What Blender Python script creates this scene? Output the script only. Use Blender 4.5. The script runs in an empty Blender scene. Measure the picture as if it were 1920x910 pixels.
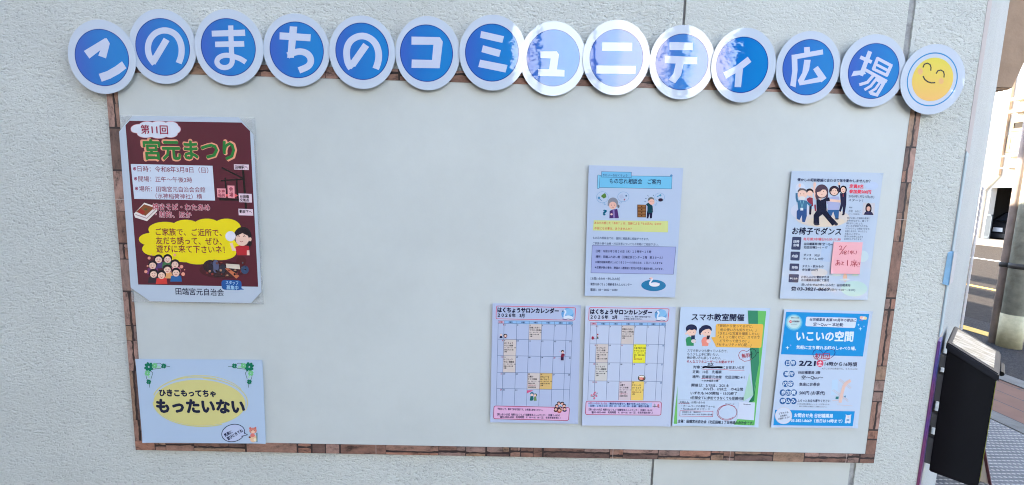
import bpy, bmesh, math, random
from mathutils import Vector, Matrix
R_ = math.radians
random.seed(7)
S = bpy.context.scene
COL = S.collection

# ------------------------------------------------------------------ camera, sky, sun, exposure
RIGHT = Vector((0.99959875, -0.01062609, 0.0262568))
UP = Vector((-0.02482839, 0.11748298, 0.99276447))
BACK = Vector((-0.01363394, -0.99301804, 0.11717201))
CAM = Vector((-0.0110, -0.9740, 1.5))
ZC = 1.5 - 0.1687            # height of the board's centre line above the ground
FPX = 800.0                  # focal length in pixels of a 1920 px wide frame
cd = bpy.data.cameras.new('camera'); cam = bpy.data.objects.new('camera', cd); COL.objects.link(cam)
cam.matrix_world = Matrix(((RIGHT.x, UP.x, BACK.x, CAM.x), (RIGHT.y, UP.y, BACK.y, CAM.y), (RIGHT.z, UP.z, BACK.z, CAM.z), (0, 0, 0, 1)))
cd.sensor_width = 36.0; cd.lens = 36.0 * FPX / 1920.0; cd.clip_start = 0.02; cd.clip_end = 3000
S.camera = cam

SUN_EL, SUN_AZ = 34.0, -58.0     # the sun stands behind the wall to the left
W = bpy.data.worlds.new('World'); S.world = W; W.use_nodes = True
nt = W.node_tree; bgn = nt.nodes['Background']
sky = nt.nodes.new('ShaderNodeTexSky'); sky.sky_type = 'NISHITA'; sky.sun_disc = False
sky.sun_elevation = R_(SUN_EL); sky.sun_rotation = R_(SUN_AZ); sky.air_density = 1.0; sky.dust_density = 1.2; sky.ozone_density = 2.2
nt.links.new(sky.outputs[0], bgn.inputs[0]); bgn.inputs[1].default_value = 0.12
sd = bpy.data.lights.new('sun', 'SUN'); sd.energy = 3.5; sd.angle = R_(0.53); sd.color = (1.0, 0.88, 0.73)
sun = bpy.data.objects.new('sun', sd); COL.objects.link(sun)
SUN_DIR = Vector((math.sin(R_(SUN_AZ)) * math.cos(R_(SUN_EL)), math.cos(R_(SUN_AZ)) * math.cos(R_(SUN_EL)), math.sin(R_(SUN_EL))))
sun.rotation_euler = (-SUN_DIR).to_track_quat('-Z', 'Y').to_euler()
S.view_settings.view_transform = 'Standard'; S.view_settings.look = 'None'
S.view_settings.exposure = 3.32; S.view_settings.gamma = 1.0; S.view_settings.use_curve_mapping = False
S.render.engine = 'CYCLES'; S.cycles.use_denoising = True; S.cycles.filter_width = 1.05; S.cycles.denoising_prefilter = 'ACCURATE'; S.cycles.max_bounces = 8; S.cycles.transparent_max_bounces = 16

# ------------------------------------------------------------------ helpers
def ray(u, v):
    return RIGHT * ((u - 960) / FPX) + UP * (-(v - 455) / FPX) - BACK
def at(u, v, off=0.0):        # a point of the wall-parallel plane `off` metres in front of the posters' plane
    d = ray(u, v); t = (-off - CAM.y) / d.y
    return CAM + d * t
def at_x(u, v, X):
    d = ray(u, v); return CAM + d * ((X - CAM.x) / d.x)
def at_g(u, v, z=0.0):
    d = ray(u, v); return CAM + d * ((z - CAM.z) / d.z)

def lin(c):
    return tuple(((x / 255) / 12.92 if x / 255 <= 0.04045 else ((x / 255 + 0.055) / 1.055) ** 2.4) for x in c)
KPRINT = (1.10, 1.04, 0.86)
MATS = {}
def principled(name):
    m = bpy.data.materials.new(name); m.use_nodes = True
    return m, m.node_tree, m.node_tree.nodes['Principled BSDF']
def N(nt, t, **kw):
    n = nt.nodes.new(t)
    for k, v in kw.items():
        if k in n.inputs.keys(): n.inputs[k].default_value = v
        else: setattr(n, k, v)
    return n
def wave_bump(nt, b, amount=1.0):
    """slow waviness and creases of laminate film, the same on every layer of a sheet"""
    geo = N(nt, 'ShaderNodeNewGeometry')
    mp = N(nt, 'ShaderNodeMapping'); mp.inputs['Scale'].default_value = (1.0, 1.0, 0.55)
    nt.links.new(geo.outputs['Position'], mp.inputs[0])
    n1 = N(nt, 'ShaderNodeTexNoise', Scale=11.0, Detail=2.0, Roughness=0.5)
    n2 = N(nt, 'ShaderNodeTexNoise', Scale=30.0, Detail=2.5, Roughness=0.55)
    mp2 = N(nt, 'ShaderNodeMapping'); mp2.inputs['Scale'].default_value = (0.8, 1.0, 2.6)
    nt.links.new(geo.outputs['Position'], mp2.inputs[0])
    nt.links.new(mp.outputs[0], n1.inputs['Vector']); nt.links.new(mp2.outputs[0], n2.inputs['Vector'])
    b1 = N(nt, 'ShaderNodeBump', Strength=1.0, Distance=0.0007 * amount); b2 = N(nt, 'ShaderNodeBump', Strength=1.0, Distance=0.0003 * amount)
    nt.links.new(n1.outputs['Fac'], b1.inputs['Height']); nt.links.new(n2.outputs['Fac'], b2.inputs['Height'])
    nt.links.new(b1.outputs[0], b2.inputs['Normal'])
    nt.links.new(b2.outputs[0], b.inputs['Coat Normal'])
def ink(c, gloss=0):
    """a printed colour as it looks on the sheet; gloss 1 = under laminate film"""
    key = ('ink', c, gloss)
    if key in MATS: return MATS[key]
    m, nt, b = principled('ink')
    a = [min(0.86, max(0.003, x * k)) for x, k in zip(lin(c), KPRINT)]
    if sum(a) < 0.75: a = [x * 0.72 for x in a]
    b.inputs['Base Color'].default_value = (*a, 1)
    b.inputs['Roughness'].default_value = 0.75; b.inputs['Specular IOR Level'].default_value = 0.25
    if gloss:
        b.inputs['Specular IOR Level'].default_value = 0.0
        b.inputs['Coat Weight'].default_value = 1.0; b.inputs['Coat Roughness'].default_value = 0.006; b.inputs['Coat IOR'].default_value = 1.66
        wave_bump(nt, b, gloss)
    MATS[key] = m; return m
def plain(name, c, rough=0.7, metal=0.0, noise=0.0, scale=20.0, bump=0.0, spec=0.4, bscale=None):
    key = (name, c)
    if key in MATS: return MATS[key]
    m, nt, b = principled(name)
    b.inputs['Roughness'].default_value = rough; b.inputs['Metallic'].default_value = metal; b.inputs['Specular IOR Level'].default_value = spec
    b.inputs['Base Color'].default_value = (*c, 1)
    if noise or bump:
        geo = N(nt, 'ShaderNodeNewGeometry')
        n = N(nt, 'ShaderNodeTexNoise', Scale=scale, Detail=6.0, Roughness=0.62); nt.links.new(geo.outputs['Position'], n.inputs['Vector'])
        if noise:
            mr = N(nt, 'ShaderNodeMapRange'); mr.inputs[1].default_value = 0.3; mr.inputs[2].default_value = 0.7
            mr.inputs[3].default_value = 1 - noise; mr.inputs[4].default_value = 1 + noise
            nt.links.new(n.outputs['Fac'], mr.inputs[0])
            mx = N(nt, 'ShaderNodeVectorMath', operation='SCALE'); mx.inputs[0].default_value = c
            nt.links.new(mr.outputs[0], mx.inputs['Scale']); nt.links.new(mx.outputs[0], b.inputs['Base Color'])
        if bump:
            n2 = N(nt, 'ShaderNodeTexNoise', Scale=bscale or scale * 4, Detail=5.0); nt.links.new(geo.outputs['Position'], n2.inputs['Vector'])
            bp = N(nt, 'ShaderNodeBump', Strength=1.0, Distance=bump); nt.links.new(n2.outputs['Fac'], bp.inputs['Height'])
            nt.links.new(bp.outputs[0], b.inputs['Normal'])
    MATS[key] = m; return m

def empty(name, loc):
    o = bpy.data.objects.new(name, None); o.empty_display_size = 0.05; COL.objects.link(o); o.location = loc; return o
def tag(o, label=None, cat=None, group=None, kind=None):
    if label: o['label'] = label
    if cat: o['category'] = cat
    if group: o['group'] = group
    if kind: o['kind'] = kind
    return o
def thing(name, label, cat, loc=(0, 0, 0), group=None):
    return tag(empty(name, loc), label, cat, group)
class MB:
    """collects faces with materials, then links them as ONE mesh object"""
    def __init__(s): s.v = []; s.f = []; s.m = []; s.mats = []
    def mi(s, m):
        if m not in s.mats: s.mats.append(m)
        return s.mats.index(m)
    def face(s, pts, m):
        i = len(s.v); s.v += [Vector(p) for p in pts]; s.f.append(tuple(range(i, i + len(pts)))); s.m.append(s.mi(m))
    def mesh(s, verts, faces, m):
        i = len(s.v); s.v += [Vector(p) for p in verts]
        for f in faces: s.f.append(tuple(a + i for a in f)); s.m.append(s.mi(m))
    def hexa(s, b, t, m):            # bottom loop, top loop of any prism
        n = len(b); q = [tuple(range(n))[::-1], tuple(range(n, 2 * n))] + [(k, (k + 1) % n, n + (k + 1) % n, n + k) for k in range(n)]
        s.mesh(list(b) + list(t), q, m)
    def box(s, x0, x1, y0, y1, z0, z1, m):
        s.hexa([(x0, y0, z0), (x1, y0, z0), (x1, y1, z0), (x0, y1, z0)], [(x0, y0, z1), (x1, y0, z1), (x1, y1, z1), (x0, y1, z1)], m)
    def tube(s, pts, r, m, n=12):
        pts = [Vector(p) for p in pts]; rings = []
        for i, p in enumerate(pts):
            d = (pts[min(i + 1, len(pts) - 1)] - pts[max(i - 1, 0)]).normalized()
            a = d.orthogonal().normalized() if i == 0 else (rings[-1][1] - d * rings[-1][1].dot(d)).normalized()
            b = d.cross(a); rr = r[i] if isinstance(r, (list, tuple)) else r
            rings.append(([p + (a * math.cos(2 * math.pi * k / n) + b * math.sin(2 * math.pi * k / n)) * rr for k in range(n)], a))
        V = [q for g, _ in rings for q in g]; F = []
        for i in range(len(pts) - 1):
            for k in range(n): F.append((i * n + k, i * n + (k + 1) % n, (i + 1) * n + (k + 1) % n, (i + 1) * n + k))
        F.append(tuple(range(n))[::-1]); F.append(tuple(range((len(pts) - 1) * n, len(pts) * n)))
        s.mesh(V, F, m)
    def build(s, name, parent=None, smooth=False, bevel=0.0, loc=None):
        o0 = Vector(loc) if loc is not None else (parent.matrix_world.translation if parent and parent.type == 'EMPTY' else Vector((0, 0, 0)))
        if parent is not None:
            o0 = Vector((0, 0, 0)); q = parent
            while q: o0 += q.location; q = q.parent
        me = bpy.data.meshes.new(name); me.from_pydata([p - o0 for p in s.v], [], s.f)
        for m in s.mats: me.materials.append(m)
        for p, k in zip(me.polygons, s.m): p.material_index = k; p.use_smooth = smooth
        o = bpy.data.objects.new(name, me); COL.objects.link(o)
        if parent is not None: o.parent = parent
        elif loc is not None: o.location = loc
        if bevel:
            bm = bmesh.new(); bm.from_mesh(me); bmesh.ops.remove_doubles(bm, verts=bm.verts, dist=1e-6)
            ed = [e for e in bm.edges if len(e.link_faces) == 2 and e.calc_face_angle(0) > 0.5]
            bmesh.ops.bevel(bm, geom=ed, offset=bevel, segments=2, affect='EDGES', clamp_overlap=True); bm.to_mesh(me); bm.free()
        return o

# lettering comes from the font that Blender carries
FC = bpy.data.curves.new('lettering', 'FONT'); FC.resolution_u = 2
FO = bpy.data.objects.new('lettering', FC); COL.objects.link(FO)
GL = {}
def glyphs(text, bold=0.0):
    k = (text, bold)
    if k not in GL:
        FC.body = text; FC.offset = bold
        dg = bpy.context.evaluated_depsgraph_get(); dg.update()
        me = bpy.data.meshes.new_from_object(FO.evaluated_get(dg))
        GL[k] = ([(v.co.x, v.co.y) for v in me.vertices], [tuple(p.vertices) for p in me.polygons]); bpy.data.meshes.remove(me)
    return GL[k]
_y = [p[1] for p in glyphs('国')[0]]
EM0, EM1 = min(_y), max(_y)

STEP = 0.00004
class Sheet:
    """a printed sheet: every drawing call lands one thin ink layer above whatever it overlaps"""
    def __init__(s, root, off, gloss=0):
        s.root = root; s.off = off; s.gloss = gloss; s.parts = {}; s.boxes = []; s.o = (0, 0, 1); s.part = 'print'
    def z(s, ox, oy, k, part=None):
        s.o = (ox, oy, k)
        if part: s.part = part
        return s
    def p(s, part): s.part = part; return s
    def uv(s, x, y): return (s.o[0] + x / s.o[2], s.o[1] + y / s.o[2])
    def _layer(s, uvs):
        b = (min(p[0] for p in uvs), min(p[1] for p in uvs), max(p[0] for p in uvs), max(p[1] for p in uvs))
        l = 1 + max([q[4] for q in s.boxes if q[0] < b[2] and q[2] > b[0] and q[1] < b[3] and q[3] > b[1]], default=0)
        s.boxes.append((*b, l)); return s.off + l * STEP
    def _mb(s): return s.parts.setdefault(s.part, MB())
    def polyuv(s, uvs, c):
        off = s._layer(uvs); s._mb().face([at(u, v, off) for u, v in uvs], ink(c, s.gloss))
    def poly(s, pts, c): s.polyuv([s.uv(*p) for p in pts], c)
    def ell(s, cx, cy, rx, ry, c, rot=0, n=26):
        a = R_(rot); q = []
        for k in range(n):
            t = 2 * math.pi * k / n; x, y = rx * math.cos(t), ry * math.sin(t)
            q.append((cx + x * math.cos(a) - y * math.sin(a), cy + x * math.sin(a) + y * math.cos(a)))
        s.poly(q, c)
    def line(s, pts, w, c, closed=False, curve=False):
        if curve:
            q = [Vector(p) for p in pts]; out = []
            for i in range(len(q) - 1):
                p0, p1, p2, p3 = q[max(i - 1, 0)], q[i], q[i + 1], q[min(i + 2, len(q) - 1)]
                for k in range(5):
                    t = k / 5; out.append(0.5 * (2 * p1 + (p2 - p0) * t + (2 * p0 - 5 * p1 + 4 * p2 - p3) * t * t + (3 * p1 - p0 - 3 * p2 + p3) * t ** 3))
            pts = out + [q[-1]]
        pts = [Vector(s.uv(*p)) for p in pts]; w = w / s.o[2] / 2
        if closed: pts = pts + [pts[0], pts[1]]
        L, Rr = [], []
        for i, p in enumerate(pts):
            a = (p - pts[i - 1]).normalized() if i else (pts[1] - p).normalized()
            b = (pts[i + 1] - p).normalized() if i < len(pts) - 1 else a
            t = (a + b); t = t.normalized() if t.length > 1e-6 else a
            n = Vector((-t.y, t.x)); k = w / max(0.45, n.dot(Vector((-a.y, a.x))))
            L.append(p + n * k); Rr.append(p - n * k)
        if closed: L = L[1:]; Rr = Rr[1:]
        off = s._layer(L + Rr); mb = s._mb(); m = ink(c, s.gloss)
        V = [at(*x, off + i * 2e-6) for i, x in enumerate(L)] + [at(*x, off + i * 2e-6) for i, x in enumerate(Rr)]; n = len(L)
        mb.mesh(V, [(i, i + 1, n + i + 1, n + i) for i in range(n - 1)], m)
    def oval(s, cx, cy, rx, ry, w, c, rot=0, n=30, a0=0, a1=360):
        q = []; a = R_(rot)
        for k in range(n + (0 if a1 - a0 >= 360 else 1)):
            t = R_(a0 + (a1 - a0) * k / n); x, y = rx * math.cos(t), ry * math.sin(t)
            q.append((cx + x * math.cos(a) - y * math.sin(a), cy + x * math.sin(a) + y * math.cos(a)))
        s.line(q, w, c, closed=a1 - a0 >= 360)
    def rr(s, quad, r, c, outline=None, w=0):
        q = s.rounded(quad, r)
        if c: s.poly(q, c)
        if outline: s.line(q, w, outline, closed=True)
    def rounded(s, quad, r, n=5):
        out = []
        for i in range(4):
            p = Vector(quad[i]); a = (Vector(quad[i - 1]) - p).normalized(); b = (Vector(quad[(i + 1) % 4]) - p).normalized()
            for k in range(n + 1):
                t = k / n; out.append(tuple(p + a * r * (1 - t) ** 2 + b * r * t ** 2))
        return out
    def T(s, text, x0, y0, x1, y1, h, c, bold=0.0, shear=0.0):
        V, F = glyphs(text)
        if not V: return
        x_lo, x_hi = min(p[0] for p in V), max(p[0] for p in V)
        a, b = s.uv(x0, y0), s.uv(x1, y1); hp = h / s.o[2]
        bx = [(a[0], a[1] - hp / 2), (b[0], b[1] + hp / 2), (a[0], a[1] + hp / 2), (b[0], b[1] - hp / 2)]
        off = s._layer(bx)
        A, B = at(*a, off), at(*b, off); mid = ((a[0] + b[0]) / 2, (a[1] + b[1]) / 2)
        hw = (at(mid[0], mid[1] - hp / 2, off) - at(mid[0], mid[1] + hp / 2, off)).length
        e = B - A; upv = Vector((-e.z, 0, e.x)).normalized() * (hw / (EM1 - EM0)); ex = e / (x_hi - x_lo)
        cy = (EM0 + EM1) / 2
        if hp < 14: bold = bold + 0.009
        r = bold
        sh = [(0, 0)] if bold < 0.006 else ([(-r, 0), (r, 0), (0, r), (0, -r)] if bold < 0.03 else [(r * math.cos(k * math.pi / 4), r * math.sin(k * math.pi / 4)) for k in range(8)])
        if bold > 0.06: sh += [(x * 0.5, y * 0.5) for x, y in sh]
        m = ink(c, s.gloss)
        for k, (dx, dy) in enumerate(sh):
            nb = Vector((0, -k * 1.5e-6, 0))
            s._mb().mesh([A + ex * (x + dx - x_lo + shear * (y - cy)) + upv * (y + dy - cy) + nb for x, y in V], F, m)
    def build(s):
        for k, mb in s.parts.items(): mb.build(k.split('#')[0], s.root)

def paper(root, quad, off, c, gloss=0, name='paper', curl=(0, 0, 0, 0), margin=0.04, gap=0.0018, thick=0.0004):
    """a thin sheet given by its corners; its outermost margin may lift a little at the corners (TL, TR, BR, BL)"""
    P = [at(u, v, off) for u, v in quad]; nx, ny = 24, 32; V = []
    for j in range(ny + 1):
        for i in range(nx + 1):
            a, b = i / nx, j / ny
            p = (P[0] * (1 - a) + P[1] * a) * (1 - b) + (P[3] * (1 - a) + P[2] * a) * b
            l = 0.0
            for k, (ca, cb) in enumerate(((0, 0), (1, 0), (1, 1), (0, 1))):
                d = max(0.0, 1 - (abs(a - ca) + abs(b - cb) * 1.2) / (2 * margin)); l += 0.55 * curl[k] * d * d
            V.append(p + Vector((0, -l, 0)))
    F = [(j * (nx + 1) + i, (j + 1) * (nx + 1) + i, (j + 1) * (nx + 1) + i + 1, j * (nx + 1) + i + 1) for j in range(ny) for i in range(nx)]
    n0 = len(V); V += [p + Vector((0, thick, 0)) for p in V]
    F += [tuple(n0 + k for k in f[::-1]) for f in F]
    rim = [i for i in range(nx + 1)] + [j * (nx + 1) + nx for j in range(1, ny + 1)] + [ny * (nx + 1) + i for i in range(nx - 1, -1, -1)] + [j * (nx + 1) for j in range(ny - 1, 0, -1)]
    for a, b in zip(rim, rim[1:] + rim[:1]): F.append((a, b, n0 + b, n0 + a))
    mb = MB(); mb.mesh(V, F, ink(c, gloss)); return mb.build(name, root)
# ------------------------------------------------------------------ the building with the wall
WY = 0.011                      # the plaster's face; posters' plane is y = 0
CH = Vector((0.766, 0.643, 0)); CN = Vector((0.643, -0.766, 0)); CO = Vector((1.036, WY, 0))   # the splayed corner
def ch(s, n, z): return CO + CH * s + CN * n + Vector((0, 0, z))
def stucco(name, c, depth=0.0016, smooth_below=None, rough_var=0.10, spec=0.2):
    m, nt, b = principled(name)
    geo = N(nt, 'ShaderNodeNewGeometry')
    nz = N(nt, 'ShaderNodeTexNoise', Scale=5.0, Detail=3.0); nt.links.new(geo.outputs['Position'], nz.inputs['Vector'])
    # trowelled plaster: soft lumps cut by short broken wrinkles
    wv = N(nt, 'ShaderNodeTexNoise', Scale=66.0, Detail=2.0); nt.links.new(geo.outputs['Position'], wv.inputs['Vector'])
    sc = N(nt, 'ShaderNodeVectorMath', operation='SCALE'); sc.inputs['Scale'].default_value = 0.011; nt.links.new(wv.outputs['Color'], sc.inputs[0])
    ad = N(nt, 'ShaderNodeVectorMath', operation='ADD'); nt.links.new(geo.outputs['Position'], ad.inputs[0]); nt.links.new(sc.outputs[0], ad.inputs[1])
    mp = N(nt, 'ShaderNodeMapping'); mp.inputs['Scale'].default_value = (0.62, 1.0, 1.3); mp.inputs['Rotation'].default_value = (0, R_(24), 0); nt.links.new(ad.outputs[0], mp.inputs[0])
    n1 = N(nt, 'ShaderNodeTexNoise', Scale=150.0, Detail=2.5, Roughness=0.5); nt.links.new(mp.outputs[0], n1.inputs['Vector'])
    n2 = N(nt, 'ShaderNodeTexNoise', Scale=132.0, Detail=1.5, Roughness=0.45); nt.links.new(mp.outputs[0], n2.inputs['Vector'])
    n3 = N(nt, 'ShaderNodeTexNoise', Scale=180.0, Detail=1.0); nt.links.new(geo.outputs['Position'], n3.inputs['Vector'])
    d0 = N(nt, 'ShaderNodeMath', operation='SUBTRACT'); d0.inputs[1].default_value = 0.5; nt.links.new(n2.outputs['Fac'], d0.inputs[0])
    d1 = N(nt, 'ShaderNodeMath', operation='ABSOLUTE'); nt.links.new(d0.outputs[0], d1.inputs[0])
    rg = N(nt, 'ShaderNodeMapRange', interpolation_type='SMOOTHSTEP'); rg.inputs[1].default_value = 0.0; rg.inputs[2].default_value = 0.085; rg.inputs[3].default_value = 1.0; rg.inputs[4].default_value = 0.0; nt.links.new(d1.outputs[0], rg.inputs[0])
    mk = N(nt, 'ShaderNodeMapRange', interpolation_type='SMOOTHSTEP'); mk.inputs[1].default_value = 0.42; mk.inputs[2].default_value = 0.62; nt.links.new(n3.outputs['Fac'], mk.inputs[0])
    pit0 = N(nt, 'ShaderNodeMath', operation='MULTIPLY'); nt.links.new(rg.outputs[0], pit0.inputs[0]); nt.links.new(mk.outputs[0], pit0.inputs[1])
    mixh = N(nt, 'ShaderNodeMath', operation='MULTIPLY_ADD'); mixh.inputs[1].default_value = -0.34
    nt.links.new(pit0.outputs[0], mixh.inputs[0]); nt.links.new(n1.outputs['Fac'], mixh.inputs[2])
    bp = N(nt, 'ShaderNodeBump', Strength=1.0, Distance=depth * 1.35)
    h = mixh.outputs[0]
    if smooth_below is not None:
        sx = N(nt, 'ShaderNodeSeparateXYZ'); nt.links.new(geo.outputs['Position'], sx.inputs[0])
        ed = N(nt, 'ShaderNodeMath', operation='MULTIPLY_ADD'); ed.inputs[1].default_value = 0.16; ed.inputs[2].default_value = -0.08
        nt.links.new(nz.outputs['Fac'], ed.inputs[0])
        su = N(nt, 'ShaderNodeMath', operation='ADD'); nt.links.new(sx.outputs['Z'], su.inputs[0]); nt.links.new(ed.outputs[0], su.inputs[1])
        mr = N(nt, 'ShaderNodeMapRange'); mr.inputs[1].default_value = smooth_below - 0.05; mr.inputs[2].default_value = smooth_below + 0.05
        mr.inputs[3].default_value = 0.05; mr.inputs[4].default_value = 0.85; nt.links.new(su.outputs[0], mr.inputs[0])
        mu = N(nt, 'ShaderNodeMath', operation='MULTIPLY'); nt.links.new(h, mu.inputs[0]); nt.links.new(mr.outputs[0], mu.inputs[1]); h = mu.outputs[0]
    nt.links.new(h, bp.inputs['Height']); nt.links.new(bp.outputs[0], b.inputs['Normal'])
    # shade painted into the pits and wrinkles, broad weathering
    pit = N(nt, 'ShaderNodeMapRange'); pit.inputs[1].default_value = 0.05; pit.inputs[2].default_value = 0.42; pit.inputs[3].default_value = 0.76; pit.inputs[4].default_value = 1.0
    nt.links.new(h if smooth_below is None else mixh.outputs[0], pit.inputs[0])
    big = N(nt, 'ShaderNodeTexNoise', Scale=2.2, Detail=5.0, Roughness=0.65); nt.links.new(geo.outputs['Position'], big.inputs['Vector'])
    br = N(nt, 'ShaderNodeMapRange'); br.inputs[1].default_value = 0.3; br.inputs[2].default_value = 0.7; br.inputs[3].default_value = 1 - rough_var; br.inputs[4].default_value = 1.03
    nt.links.new(big.outputs['Fac'], br.inputs[0])
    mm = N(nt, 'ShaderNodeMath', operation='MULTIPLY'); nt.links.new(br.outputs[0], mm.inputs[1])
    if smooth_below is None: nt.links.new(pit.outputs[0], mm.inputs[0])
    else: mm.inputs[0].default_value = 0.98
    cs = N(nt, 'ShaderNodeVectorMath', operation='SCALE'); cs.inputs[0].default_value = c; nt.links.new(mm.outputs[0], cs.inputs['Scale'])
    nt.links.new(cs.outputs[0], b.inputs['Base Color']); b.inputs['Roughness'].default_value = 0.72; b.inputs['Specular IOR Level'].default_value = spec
    return m
WALLC = (0.59, 0.61, 0.555)
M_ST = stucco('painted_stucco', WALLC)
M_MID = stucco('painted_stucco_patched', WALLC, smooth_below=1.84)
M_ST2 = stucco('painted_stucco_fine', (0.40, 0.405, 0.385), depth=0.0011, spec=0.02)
M_CAULK = plain('grey_sealant', (0.33, 0.34, 0.33), 0.7, noise=0.35, scale=60, bump=0.001)
M_CRACK = plain('dark_joint', (0.22, 0.22, 0.22), 0.8, noise=0.3, scale=80, bump=0.001)
M_SMOOTH = plain('smooth_paint', (0.42, 0.37, 0.34), 0.8, noise=0.04, scale=6, spec=0.0)

bld = thing('corner_building', 'low cream stuccoed building whose rough wall carries the long white notice board', 'building', (0, 0, 0))
H1 = 4.3
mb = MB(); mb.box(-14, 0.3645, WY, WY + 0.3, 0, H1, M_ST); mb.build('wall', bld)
mb = MB(); mb.box(0.3705, 0.8625, WY, WY + 0.3, 0, H1, M_MID); o = mb.build('infill_panel', bld); o['label'] = 'patched wall panel, smooth behind the board'
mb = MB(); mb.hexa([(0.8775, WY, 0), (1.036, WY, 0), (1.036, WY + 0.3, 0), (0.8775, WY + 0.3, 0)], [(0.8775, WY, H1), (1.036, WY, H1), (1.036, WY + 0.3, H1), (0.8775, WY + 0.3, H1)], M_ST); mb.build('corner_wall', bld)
def bead(x0, x1, y, m, seed):                     # an uneven bead of joint filler
    rnd = random.Random(seed); V = []; n = 160
    for k in range(n + 1):
        z = 0.5 + 2.2 * k / n; w = rnd.uniform(-0.0008, 0.0008)
        V += [(x0 - 0.004, y + 0.006, z), (x0 + w, y + rnd.uniform(0, 0.0014), z), (x1 + rnd.uniform(-0.0008, 0.0008), y + rnd.uniform(0, 0.0014), z), (x1 + 0.004, y + 0.006, z)]
    F = [(4 * k + i, 4 * k + i + 1, 4 * k + i + 5, 4 * k + i + 4) for k in range(n) for i in range(3)]
    q = MB(); q.mesh(V, F, m); return q
bead(0.3645, 0.3705, WY + 0.004, M_CRACK, 1).build('sealant_joint', bld)
bead(0.8625, 0.8775, WY + 0.0022, M_CAULK, 2).build('sealant_joint', bld)
# splayed corner, its rounded far edge and the side wall along the avenue
E1 = ch(1.0, 0, 0)
mb = MB()
a0, a1 = ch(0, 0, 0), ch(0.985, 0, 0)
prof = [a0, a1]
for k in range(1, 7):
    t = k / 6; p0, p1, p2 = a1, E1, E1 + Vector((0, 0.015, 0)); prof.append(p0 * (1 - t) ** 2 + p1 * 2 * t * (1 - t) + p2 * t * t)
prof += [Vector((E1.x, 16, 0)), Vector((0.7, 16, 0)), Vector((0.7, WY + 0.31, 0)), Vector((1.0355, WY + 0.31, 0))]
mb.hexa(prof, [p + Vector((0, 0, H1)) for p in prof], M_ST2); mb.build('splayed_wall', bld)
mb = MB(); mb.hexa([ch(0.0, 0.0002, 0), ch(0.13, 0.0002, 0), ch(0.13, 0.0007, 0), ch(0.0, 0.0007, 0)], [ch(0.0, 0.0002, H1), ch(0.13, 0.0002, H1), ch(0.13, 0.0007, H1), ch(0.0, 0.0007, H1)], M_SMOOTH); mb.build('corner_trim', bld)
mb = MB(); mb.box(-14, 0.69, WY + 0.31, 16, H1 - 0.2, H1 - 0.001, plain('roof_felt', (0.2, 0.2, 0.2), 0.9)); mb.build('roof', bld)
rm = plain('rail_paint', (0.35, 0.34, 0.33), 0.5)
mb = MB(); mb.box(E1.x - 0.3, E1.x - 0.02, 0.9, 15.8, 5.0, 5.28, rm); mb.box(E1.x - 0.3, E1.x - 0.02, 0.9, 15.8, 6.1, 6.5, rm)
for y in range(1, 16, 3): mb.box(E1.x - 0.2, E1.x - 0.14, y, y + 0.06, H1, 6.1, rm)
mb.build('roof_railing', bld)
mb = MB(); q0 = [ch(1.0, 0.0005, 0.62), ch(1.012, 0.0005, 0.62), ch(1.012, 0.008, 0.62), ch(1.0, 0.008, 0.62)]; mb.hexa(q0, [p + Vector((0, 0, 0.95)) for p in q0], plain('white_edge_paint', (0.85, 0.80, 0.78), 0.8, spec=0.05, noise=0.08, scale=40, bump=0.003)); mb.build('edge_strip', bld, bevel=0.002)
# concrete eave on the avenue side
mb = MB(); ec = plain('eave_concrete', (0.33, 0.225, 0.15), 0.9, spec=0.05, noise=0.12, scale=9, bump=0.002)
mb.hexa([(E1.x - 0.05, 1.6, 2.165), (2.955, 1.6, 2.18), (2.93, 2.6, 2.18), (E1.x - 0.05, 2.6, 2.165)], [(E1.x - 0.05, 1.6, 3.3), (3.33, 1.6, 3.3), (3.30, 2.6, 3.3), (E1.x - 0.05, 2.6, 3.3)], ec); mb.build('eave', bld, bevel=0.01)

# ------------------------------------------------------------------ the notice board
bL, bT, bR, bB = -0.8965, ZC + 0.4307, 0.9150, ZC - 0.4759
board = thing('notice_board', 'long white notice board edged with brown stone-patterned paper strips', 'notice board', (0, 0, bB))
mbd, nt, b = principled('board_face')
geo = N(nt, 'ShaderNodeNewGeometry'); n = N(nt, 'ShaderNodeTexNoise', Scale=3.0, Detail=4.0); nt.links.new(geo.outputs['Position'], n.inputs['Vector'])
cr = N(nt, 'ShaderNodeValToRGB'); cr.color_ramp.elements[0].position = 0.3; cr.color_ramp.elements[1].position = 0.7
cr.color_ramp.elements[0].color = (0.555, 0.585, 0.55, 1); cr.color_ramp.elements[1].color = (0.575, 0.605, 0.567, 1)
nt.links.new(n.outputs['Fac'], cr.inputs[0]); nt.links.new(cr.outputs[0], b.inputs['Base Color']); b.inputs['Roughness'].default_value = 0.5; b.inputs['Specular IOR Level'].default_value = 0.35
n2 = N(nt, 'ShaderNodeTexNoise', Scale=240.0, Detail=2.0); nt.links.new(geo.outputs['Position'], n2.inputs['Vector'])
sm = N(nt, 'ShaderNodeTexNoise', Scale=1.3, Detail=8.0, Roughness=0.72); nt.links.new(geo.outputs['Position'], sm.inputs['Vector'])
smr = N(nt, 'ShaderNodeMapRange'); smr.inputs[1].default_value = 0.42; smr.inputs[2].default_value = 0.70; smr.inputs[3].default_value = 1.02; smr.inputs[4].default_value = 0.90; nt.links.new(sm.outputs['Fac'], smr.inputs[0])
sms = N(nt, 'ShaderNodeVectorMath', operation='SCALE'); nt.links.new(cr.outputs[0], sms.inputs[0]); nt.links.new(smr.outputs[0], sms.inputs['Scale']); nt.links.new(sms.outputs[0], b.inputs['Base Color'])
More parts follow.
